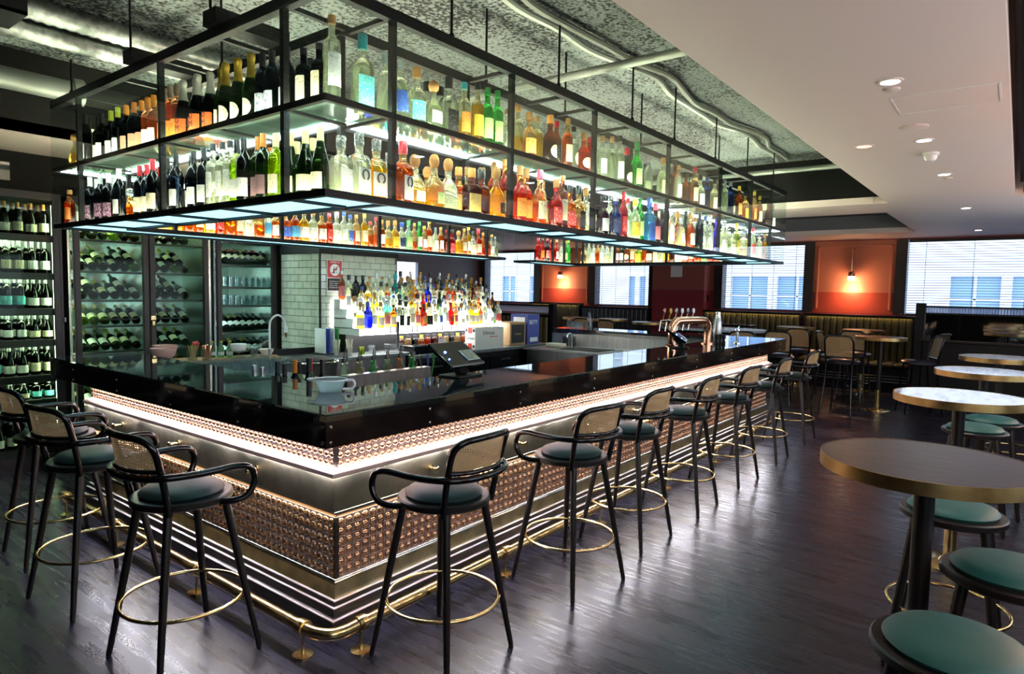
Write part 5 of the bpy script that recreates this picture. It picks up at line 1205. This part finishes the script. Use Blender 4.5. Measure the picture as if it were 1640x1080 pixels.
# measuring jug lying on the counter corner
t = thing('plastic_jug', 'low clear plastic jug standing on the counter near the corner', 'jug', (.42, .53, ZC), R(127))
MB().lathe([(0, .003), (.050, .003), (.056, .0), (.078, .055), (.086, .060), (.082, .060), (.072, .052), (.050, .008)], 32, cap=False).build('jug_body', 'frosted_plastic', t)
MB().tube([(.084*math.cos(2*PI*i/36)+(.035 if i in (35, 0, 1) else .012 if i in (34, 2) else 0), .084*math.sin(2*PI*i/36), .061) for i in range(36)], .0035, 6, closed=True).build('rim', 'plastic_white', t)
MB().tube(spline([(-.080, 0, .056), (-.115, 0, .058), (-.125, 0, .035), (-.105, 0, .012), (-.064, 0, .012)], 5), .007, 8).build('handle', 'plastic_white', t)
MB().prism([(.075, -.03), (.12, 0), (.075, .03)], .050, .056).build('spout', 'frosted_plastic', t)
# ice well and speed rail
iw = thing('ice_well', 'grey steel ice well with a rack of pouring bottles behind it', 'ice well', (0, 0, 0))
MB().cbox(1.46, 2.35, 1.72, 1.76, .2, .965, .004).cbox(1.46, 2.35, 1.72, 1.80, .955, .97, .003).box(1.46, 1.50, 1.76, 2.36, .2, .9).build('steel_front', 'steel', iw)
MB().box(1.50, 2.35, 1.80, 2.36, .2, .775).build('bottle_rail', 'black_paint', iw)
for k, (g, cp) in enumerate([('clear', 'black'), ('clear', 'black'), ('amber', 'black'), ('clear', 'black'), ('green', 'black'), ('clear', 'black'), ('lgreen', 'black'), ('amber', 'black'), ('orange', 'black'), ('clear', 'black'), ('green', 'black'), ('clear', 'black')]):
    t = bottle('slim', g, cp, ['white', 'redl', 'cream'][k % 3], (1.55+.073*k, 1.88+.06*(k % 2), .775), 0, .31, '%s from the left in the speed rail, steel pourer' % ordn(k+1), 'bottles in the speed rail'); t.name = 'pouring_bottle'
    MB().cyl((0, 0, .3), (.01, 0, .36), .005, .003, n=8).build('pourer', 'black_print', t)
for i, (dx, lb, mt) in enumerate([(0, 'steel bar tongs leaning in the ice well', 'chrome'), (.05, 'steel strainer handle leaning in the ice well', 'chrome'), (.11, 'blue-handled bar tool leaning in the ice well', 'blue_card'), (.16, 'green-topped bar tool lying at the ice well', CAPS['green'])]):
    o = MB().tube([(2.36+dx, 1.9, .80), (2.30+dx*1.4, 1.86, .98), (2.26+dx*1.5, 1.84, 1.06)], [.008, .008, .012], 8).build('bar_tool', mt); tag(o, lb, 'bar tool')
# goose-neck tap in front of the tiled side
t = thing('spring_tap', 'tall white goose-neck tap beside the tiled column', 'tap', (1.66, 3.08, .97))
MB().lathe([(.025, 0), (.025, .01), (.014, .015), (.012, .10)], 16).build('tap_base', 'chrome', t)
MB().tube(spline([(0, 0, .08), (0, 0, .30), (.02, 0, .37), (.075, -.01, .405), (.13, -.02, .37), (.15, -.025, .30)], 6), .009, 10).build('hose', 'plastic_white', t)
MB().lathe([(.014, 0), (.016, .05), (.012, .06)], 12, (.15, -.025, .245)).build('spray_head', 'plastic_white', t); MB().lathe([(.010, 0), (.012, .05)], 12, (.15, -.025, .20)).build('nozzle', 'copper', t)
# round bin with steel rim
t = thing('steel_bin', 'round steel tub with a dark folded cloth on its rim', 'tub', (1.78, 2.66, 0))
MB().lathe([(.20, 0), (.24, .92), (.25, .985), (.245, .985), (.235, .9), (0, .88)], 36, cap=False).build('tub_body', 'steel', t)
MB().tube([(.247*math.cos(2*PI*i/32), .247*math.sin(2*PI*i/32), .985) for i in range(32)], .012, 8, closed=True).build('rim', 'chrome', t)
o = MB().lathe([(.20, .0), (.21, .012), (.15, .03), (0, .035)], 20, (1.78, 2.66, .99)).build('folded_cloth', 'black_print'); tag(o, 'dark folded cloth on top of the steel tub', 'cloth')
# side bench: straw cups, chopping boards, caddy
for i, (x, y, lb) in enumerate([(2.50, 3.22, 'left paper straw cup on the side bench'), (2.66, 3.22, 'right paper straw cup on the side bench')]):
    t = thing('straw_cup', lb, 'cup of straws', (x, y, .935)); MB().lathe([(.03, 0), (.04, .09), (.042, .09), (.03, .0)], 18).build('cup', 'drink_glass', t)
    for k in range(10):
        a = k*.63*1.7; MB().cyl((.014*math.cos(a), .014*math.sin(a), .004), (.036*math.cos(a), .036*math.sin(a), .17), .004, n=6).build('straw', 'straw_paper', t)
t = thing('chopping_boards', 'white chopping boards in a rack against the tiles', 'chopping board rack', (2.60, 3.57, .936))


for k in range(4): MB().cbox(-.10+.055*k, -.088+.055*k, -.16, .02, .01, .27, .003).build('board', ['plastic_white', CAPS['blue'], 'plastic_white', CAPS['green']][k], t)
MB().cbox(-.13, .12, -.18, .03, 0, .012, .002).build('rack_base', 'black_metal', t)
o = MB().lathe([(.03, 0), (.034, .08), (.036, .08), (.03, .004)], 16, (2.84, 3.24, .935)).build('lime_glass', GLASS['lime']); tag(o, 'small glass of lime garnish beside the straw cups', 'glass')
o = glassware('beaker', [(0, .006), (.034, .006), (.038, .09), (.040, .09), (.036, 0), (0, 0)], (2.96, 3.22, .935), 'empty clear beaker beside the lime garnish')
o = MB().cbox(3.42, 3.78, 3.05, 3.28, .90, 1.0, .01).build('receipt_printer', 'black_gloss'); tag(o, 'black receipt printer on the back bar counter corner', 'printer')
t = thing('branded_mixing_glass', 'tall clear glass with red print beside the printer', 'glass', (3.62, 3.035, .90))
t.location = (3.88, 3.06, .90)
MB().lathe([(0, .012), (.038, .012), (.048, .16), (.050, .16), (.042, 0), (0, 0)], 24, cap=False).build('glass', 'drink_glass', t); MB().lathe([(.0435, .06), (.0475, .11)], 24, cap=False).build('red_print', 'red_print', t)
t = thing('bar_caddy', 'clear acrylic caddy with a dark muddler standing in it', 'caddy', (3.2, 3.13, .935)); MB().cbox(-.10, .10, -.05, .05, 0, .10, .004).build('box', 'drink_glass', t); MB().cyl((.05, 0, .05), (.05, 0, .34), .012, .018, n=10).build('muddler', 'black_print', t)
# point-of-sale screens
def pos(label, loc, rz, s=1.0):
    t = thing('till_screen', label, 'till', loc, rz); t.scale = (s, s, s*.85)
    MB().cbox(-.13, .13, -.10, .10, 0, .016, .005).build('foot_plate', 'black_paint', t)
    a = MB().cbox(-.05, .05, -.03, .03, -.01, .16, .008); a.move(Matrix.Translation((0, -.02, .03)) @ Matrix.Rotation(R(-35), 4, 'X')); a.build('stand_arm', 'black_paint', t)
    M = Matrix.Translation((0, .04, .175)) @ Matrix.Rotation(R(-52), 4, 'X')
    b = MB().cbox(-.19, .19, -.018, .018, -.14, .14, .008); b.move(M); sc_ = b.build('screen_housing', 'black_gloss', t)
    g = MB().box(-.175, .175, .0182, .0195, -.125, .125); g.move(M); g.build('screen', 'counter_glass', sc_)
    k = MB().cbox(.02, .16, -.03, -.018, -.10, .02, .003); k.move(M); k.build('steel_back_plate', 'steel', sc_)
    l = MB().lathe([(.009, -.024), (.009, -.019), (0, -.018)], 12, (-.12, 0, .02), axis='y').lathe([(.005, -.024), (.005, -.019), (0, -.018)], 10, (-.15, 0, -.06), axis='y'); l.move(M); l.build('power_light', 'lamp_blue', sc_)
    return t
pos('black till screen with blue lights, on the near part of the counter', (1.34, .46, ZC), R(4), .88)
pos('black till screen farther along the counter by the beer taps', (4.45, .36, ZC), R(20), .8)
# things along the counter
glassware('rocks_glass', [(0, .012), (.034, .012), (.038, .085), (.040, .085), (.036, 0), (0, 0)], (2.96, .24, ZC), 'clear rocks glass alone on the counter before the sink')
t = thing('cocktail_shaker', 'tall steel cocktail shaker at the far end of the counter', 'shaker', (5.60, .42, ZC)); MB().lathe([(.040, 0), (.045, .01), (.052, .12), (.045, .22), (.034, .27)], 24).build('tin', 'steel', t); MB().lathe([(.034, .268), (.028, .30), (.028, .335), (.02, .34), (0, .34)], 20).build('lid', 'chrome', t)
t = thing('beer_font', 'polished copper bridge beer font with chrome taps', 'beer tap', (4.85, .80, ZC-.02)); t.location = (5.05, .42, ZC)
MB().tube(spline([(-.40, .12, 0), (-.40, .12, .17), (-.36, .11, .235), (-.28, .09, .255), (.06, .0, .255), (.14, -.02, .235), (.18, -.03, .17), (.18, -.03, 0)], 6), .042, 18).build('copper_bridge', 'copper', t, sharp=70)
for x, y in [(-.40, .12), (.18, -.03)]: MB().lathe([(.065, 0), (.065, .012), (.045, .016)], 24, (x, y, 0)).build('flange', 'copper', t)
for k in range(6):
    x = -.38+k*.095; y = .12-.026*k*.9
    h = MB().cyl((x, y+.04, .26), (x, y+.13, .25), .010, n=10).cyl((x, y+.13, .255), (x, y+.15, .14), .011, .007, n=10).build('tap', 'chrome', t)
    MB().cyl((x, y+.12, .255), (x, y+.10, .33), .006, n=8).lathe([(0, -.007), (.026, -.006), (.028, 0), (.026, .006), (0, .007)], 18, (x, y+.10, .355), axis='y').build('tap_badge', ['copper', 'gold_foil', 'chrome', 'plastic_white', 'chrome', 'plastic_white'][k], h)
for i, (x, y) in enumerate([(5.28, .30), (5.34, .25), (5.40, .31)]):
    o = MB().lathe([(.018, 0), (.022, .01), (.012, .05), (.022, .06), (.022, .10), (.008, .105)], 12, (x, y, ZC)).build('jigger', 'black_metal'); tag(o, ['left', 'middle', 'right'][i]+' dark jigger standing beside the shaker', 'jigger', 'jiggers by the shaker')
t = thing('citrus_press', 'small chrome citrus press at the end of the counter', 'citrus press', (5.56, .18, ZC)); MB().lathe([(.04, 0), (.04, .01), (.014, .02), (.014, .12), (.03, .14), (.03, .16)], 18).build('press_body', 'chrome', t); MB().tube([(.0, 0, .15), (.05, 0, .18), (.07, 0, .13)], .008, 8).build('lever', 'chrome', t)
# end-arm sink and its splashback
sk = thing('sink_bench', 'stainless sink bench along the far end of the bar', 'sink', (0, 0, 0))
MB().cbox(5.35, 6.10, .8, 2.985, .85, .88, .004).build('sink_top', 'steel', sk); MB().box(5.4, 6.05, .85, 2.95, .1, .85).build('cupboard', 'steel', sk); MB().box(6.06, 6.10, .8, 2.985, .88, 1.05).build('splashback', 'steel', sk)
MB().cbox(5.5, 5.95, 1.9, 2.5, .875, .884, .004).build('basin_rim', 'black_metal', sk)
t = thing('sink_tap', 'curved chrome sink tap with a soap bottle beside it', 'tap', (5.9, 2.55, .88)); MB().tube(spline([(0, 0, 0), (0, 0, .14), (-.04, 0, .19), (-.11, 0, .17), (-.12, 0, .13)], 5), .011, 10).build('spout', 'chrome', t)
o = MB().cbox(5.92, 5.98, 2.66, 2.72, .88, 1.02, .01).build('soap_bottle', 'black_print'); tag(o, 'black soap bottle behind the sink tap', 'bottle')
o = MB().cbox(5.7, 5.85, 2.6, 2.85, .88, .93, .008).build('folded_towel', 'straw_paper'); tag(o, 'pale folded cloth beside the sink tap', 'cloth')
for k in range(6): glassware('tumbler', TUM, (6.42+.085*(k % 2), 2.78+.085*(k//2), ZC), 'upturned tumbler in the cluster on the far bar end, spot %s' % ORD[k+1], 'tumblers on the far bar end')
t = thing('water_carafe', 'clear glass carafe standing beside tumblers on the far bar end', 'carafe', (6.60, 2.70, ZC)); MB().lathe([(0, .008), (.045, .008), (.05, .06), (.02, .18), (.022, .24), (.024, .24), (.022, .18), (.052, .06), (.048, 0)], 20, cap=False).build('glass', 'drink_glass', t)

# ------------------------------------------------------------------ far side of the room
def bench(label, x, y0, y1, z1, mat='olive_leather', lit=True):
    t = thing('banquette', label, 'banquette', (0, 0, 0)); b = MB(); n = max(2, int((y1-y0)/.11)); w = (y1-y0)/n
    for i in range(n):
        a = y0+i*w; pts = [(x, a), (x-.030, a+.012), (x-.045, a+w*.3), (x-.045, a+w*.7), (x-.030, a+w-.012), (x, a+w)]
        b.prism(pts[::-1], .48, z1-.03)
    b.build('fluted_back', mat, t)
    c = MB(); n2 = max(2, int((y1-y0)/.2)); w2 = (y1-y0)/n2
    for i in range(n2): c.cbox(x-.55, x-.04, y0+i*w2+.004, y0+(i+1)*w2-.004, .40, .50, .035)
    c.build('seat_pads', mat, t)
    MB().box(x-.50, x, y0, y1, .0, .40).build('base', 'black_paint', t); MB().cbox(x-.02, x+.18, y0-.02, y1+.02, .1, z1, .006).build('frame', 'black_paint', t)
    for z in (.16, .21, .26): MB().cyl((x-.53, y0, z), (x-.53, y1, z), .012, n=8).build('kick_rail', 'chrome', t)
    MB().box(x-.075, x-.068, y0-.02, y1+.02, z1-.04, z1).cbox(x-.075, x+.16, y0-.02, y1+.02, z1-.012, z1+.006, .003).build('cap_rail', 'black_paint', t)
    if lit: MB().box(x-.062, x-.05, y0+.02, y1-.02, z1-.022, z1-.014).build('led_strip', 'bench_led', t)
bench('olive fluted banquette below the salmon niche', 11.85, -.80, 1.0, 1.30)
bench('olive fluted banquette left of the salmon niche, below a window', 11.85, 1.10, 3.02, 1.30)
bench('black fluted banquette below the second window', 11.85, 4.35, 6.05, 1.30, 'navy_leather', False)
bench('olive fluted banquette below the left wall lamp', 11.85, 6.15, 7.55, 1.36)
# mirrored half wall with ribbed glass on top
hw = thing('half_wall', 'black half wall with a mirror and ribbed glass band above', 'partition', (0, 0, 0))
MB().box(9.6, 9.75, -3.55, -1.16, 0, 1.00).build('wall_body', 'black_paint', hw); MB().cbox(9.56, 9.79, -3.55, -1.14, 1.0, 1.03, .006).build('ledge', 'ebony_wood', hw)
MB().box(9.66, 9.68, -3.55, -1.16, 1.03, 1.40).build('mirror', 'mirror_dark', hw); MB().box(9.66, 9.68, -3.55, -1.16, 1.425, 1.50).build('ribbed_glass_panel', 'ribbed_glass', hw)
rb = MB()
for i in range(70): rb.cyl((9.655, -3.5+i*.034, 1.425), (9.655, -3.5+i*.034, 1.50), .008, n=6)
rb.build('glass_ribs', 'ribbed_glass', hw)
MB().box(9.64, 9.70, -3.55, -1.16, 1.40, 1.425).box(9.64, 9.70, -3.55, -1.16, 1.50, 1.525).box(9.64, 9.70, -2.36, -2.34, 1.40, 1.52).build('top_rails', 'black_paint', hw); MB().cbox(9.6, 9.78, -1.18, -1.06, 0, 1.56, .006).build('end_post', 'black_paint', hw)
# partition with ribbed glass, left of the bar's far end
hp = thing('booth_partition', 'dark booth partition with lit ribbed glass along its top', 'partition', (0, 0, 0))
MB().box(9.0, 9.14, 5.05, 6.6, 0, 1.18).build('panel', 'black_paint', hp); MB().box(9.05, 9.08, 5.1, 6.6, 1.21, 1.34).build('ribbed_glass_panel', 'ribbed_glass', hp); MB().box(9.0, 9.14, 5.05, 6.6, 1.34, 1.37).cbox(9.0, 9.14, 4.97, 5.09, 0, 1.40, .005).build('rails', 'black_paint', hp)
b = MB()
for i in range(12): b.prism([(9.0, 5.10+i*.12), (9.0, 5.21+i*.12), (8.97, 5.19+i*.12), (8.96, 5.155+i*.12), (8.97, 5.12+i*.12)][::-1], .5, 1.12)
b.build('fluted_back', 'olive_leather', hp)
# wall lamps
def pendant_lamp(label, y, z, drop, x=XW-.16):
    t = thing('wall_lamp', label, 'wall lamp', (x, y, z))
    MB().tube(spline([(.16, 0, drop), (.06, 0, drop+.02), (0, 0, drop-.03), (0, 0, .06)], 5), .012, 10).build('stem', 'copper', t)
    MB().lathe([(.012, .10), (.055, .085), (.062, .05), (.062, .0)], 24, cap=False).build('copper_cap', 'copper', t)
    MB().lathe([(.060, 0), (.064, -.06), (.058, -.07), (0, -.072)], 24).build('glass_shade', 'lamp_warm', t)
    lamp('wall_lamp_glow', 'SPOT', (x, y, z-.09), 26, (1, .60, .32), spot_size=R(150), spot_blend=.9, shadow_soft_size=.05)
    lamp('wall_lamp_wash', 'POINT', (x-.05, y, z-.16), 6, (1, .60, .34), shadow_soft_size=.05)
pendant_lamp('copper wall lamp glowing on the salmon niche between windows', .27, 2.02, .52)
pendant_lamp('copper wall lamp glowing on the salmon pier farther left', 6.85, 2.05, .18)
for x, lb in [(-.1, 'copper wall lamp between the added right-hand windows, near the camera'), (2.9, 'copper wall lamp between the added right-hand windows, beside the second table'), (5.9, 'copper wall lamp between the added right-hand windows, beside the third table')]:
    t = thing('wall_lamp', lb, 'wall lamp', (x, YR+.16, 2.0))
    MB().tube(spline([(0, -.16, .2), (0, -.06, .22), (0, 0, .17), (0, 0, .06)], 5), .012, 10).build('stem', 'copper', t)
    MB().lathe([(.012, .10), (.055, .085), (.062, .05), (.062, .0)], 24, cap=False).build('copper_cap', 'copper', t)
    MB().lathe([(.060, 0), (.064, -.06), (.058, -.07), (0, -.072)], 24).build('glass_shade', 'lamp_warm', t)
    lamp('wall_lamp_glow', 'POINT', (x, YR+.22, 1.88), 18, (1, .50, .26), shadow_soft_size=.06)
o = MB().cbox(XW-.40, XW-.35, 3.55, 3.80, 2.0, 2.5, .004).build('wall_speaker', 'plastic_white'); tag(o, 'white box fixed high on the plum column', 'speaker')
o = MB().cbox(11.95, 12.1, 3.035, 3.05, 1.48, 1.62, .003).build('switch_plate', 'brass'); tag(o, 'small brass switch plate on the plum column side', 'switch')
# bar-height chairs with cane backs
def bar_chair(label, loc, rz):
    t = thing('cane_bar_chair', label, 'chair', loc, rz, 'cane-backed bar chairs in the far seating')
    MB().lathe([(.19, .70), (.205, .71), (.205, .735), (.18, .755), (0, .765)], 24, sq=lambda z: 3.2).build('seat', 'navy_leather', t)
    for sx in (-1, 1):
        MB().tube([(sx*.14, .14, .71), (sx*.19, .20, 0)], [.014, .011], 8).build('leg', 'black_gloss', t); MB().tube(spline([(sx*.205, -.27, 0), (sx*.175, -.20, .40), (sx*.17, -.175, .71)], 4), .013, 8).build('leg', 'black_gloss', t)
    hb = [(.17, -.175, .70), (.18, -.185, .82), (.185, -.215, .98), (.17, -.24, 1.06), (.12, -.25, 1.095)]
    MB().tube(spline(hb+[(0, -.255, 1.10)]+[(-x, y, z) for x, y, z in hb[::-1]], 4), .014, 8).build('back_frame', 'black_gloss', t, sharp=70)
    MB().cyl((-.175, -.185, .80), (.175, -.185, .80), .009, n=8).build('back_rail', 'black_gloss', t)
    mb, uv = cane_sheet(lambda u, v: (-.17+.34*u, -.187-.06*v, .805+.28*v-.05*max(0, abs(2*u-1)-.6)*v), 6, 4, .34, .28); build_cane('cane_back', mb, uv, t)
    MB().tube([(.20*math.cos(2*PI*i/24), .20*math.sin(2*PI*i/24)*1.02, .28) for i in range(24)], .008, 6, closed=True).build('foot_ring', 'black_gloss', t)
    return t
ch = bar_chair('cane bar chair with its back to the bar at the near high table', (8.42, -.35, 0), R(-95))
for x, y, a, lb in [(9.20, -.10, -150, 'cane bar chair tucked behind the near high table'), (9.15, -1.18, 25, 'cane bar chair on the right of the near high table, side on'), (9.9, -.25, -95, 'cane bar chair before the banquette at the second high table'), (9.85, .55, -95, 'cane bar chair facing the banquette left of the niche'), (8.15, .95, -80, 'cane bar chair just past the end of the bar, nearer one'), (8.68, .60, -80, 'cane bar chair just past the end of the bar, farther one'),
                    (10.12, 2.2, -95, 'cane bar chair behind the long marble table'), (9.6, 4.0, -90, 'cane bar chair seen over the far bar end, right one'), (9.9, 4.75, -90, 'cane bar chair seen over the far bar end, left one')]:
    dup(ch, (x, y, 0), R(a), lb)
for x, y, lb in [(9.0, -.72, 'near high table among the cane chairs, oak top'), (11.05, -.15, 'round table before the olive banquette under the niche'), (11.0, .95, 'round table before the banquette left of the niche'), (10.3, 5.1, 'oak round table beyond the far bar end, left one'), (10.9, 5.62, 'pale round table beside the black banquette'), (10.95, 4.72, 'round table at the right end of the black banquette'), (10.2, 3.5, 'oak round table seen behind the beer taps')]:
    round_table(lb, (x, y, 0), 'marble' if 'pale' in lb else 'table_oak', .33, 1.07, 'round tables in the far seating')
t = thing('long_table', 'long rounded marble high table past the end of the bar', 'table', (9.35, 1.9, 0))
op = [(.45*math.cos(a)*1.0+0, .9*math.copysign(abs(math.sin(a))**.6, math.sin(a))) for a in [2*PI*i/48 for i in range(48)]]
MB().prism(op, 1.02, 1.06).build('table_top', 'marble', t); MB().prism([(x*.99, y*.99) for x, y in op], .985, 1.02).build('edge', 'black_gloss', t)
for y in (-.5, .5): MB().lathe([(.20, 0), (.2, .015), (.04, .03), (.035, .98)], 24, (0, y, 0)).build('pedestal', 'black_metal', t)
t = thing('wall_counter', 'narrow dark high counter before the window banquette', 'table', (10.9, 2.6, 0)); MB().cbox(-.2, .2, -.9, .9, 1.03, 1.07, .006).build('counter_top', 'black_gloss', t)
for y in (-.7, .7): MB().lathe([(.16, 0), (.16, .015), (.03, .03), (.03, 1.03)], 20, (0, y, 0)).build('pedestal', 'black_metal', t)
# coffee station silhouettes at the far back
t = thing('coffee_station', 'dark coffee machine on a back counter beyond the lit steps', 'coffee machine', (8.4, 8.9, 0)); MB().cbox(-.8, .8, -.3, .3, 0, .95, .005).build('counter', 'black_paint', t); MB().cbox(-.4, .4, -.2, .2, .95, 1.45, .02).build('machine', 'black_gloss', t)

# ------------------------------------------------------------------ room light
lamp('ceiling_spot', 'SPOT', (3.7, -1.2, 2.69), 20, (1, .45, .30), spot_size=R(100), spot_blend=.8, shadow_soft_size=.05)
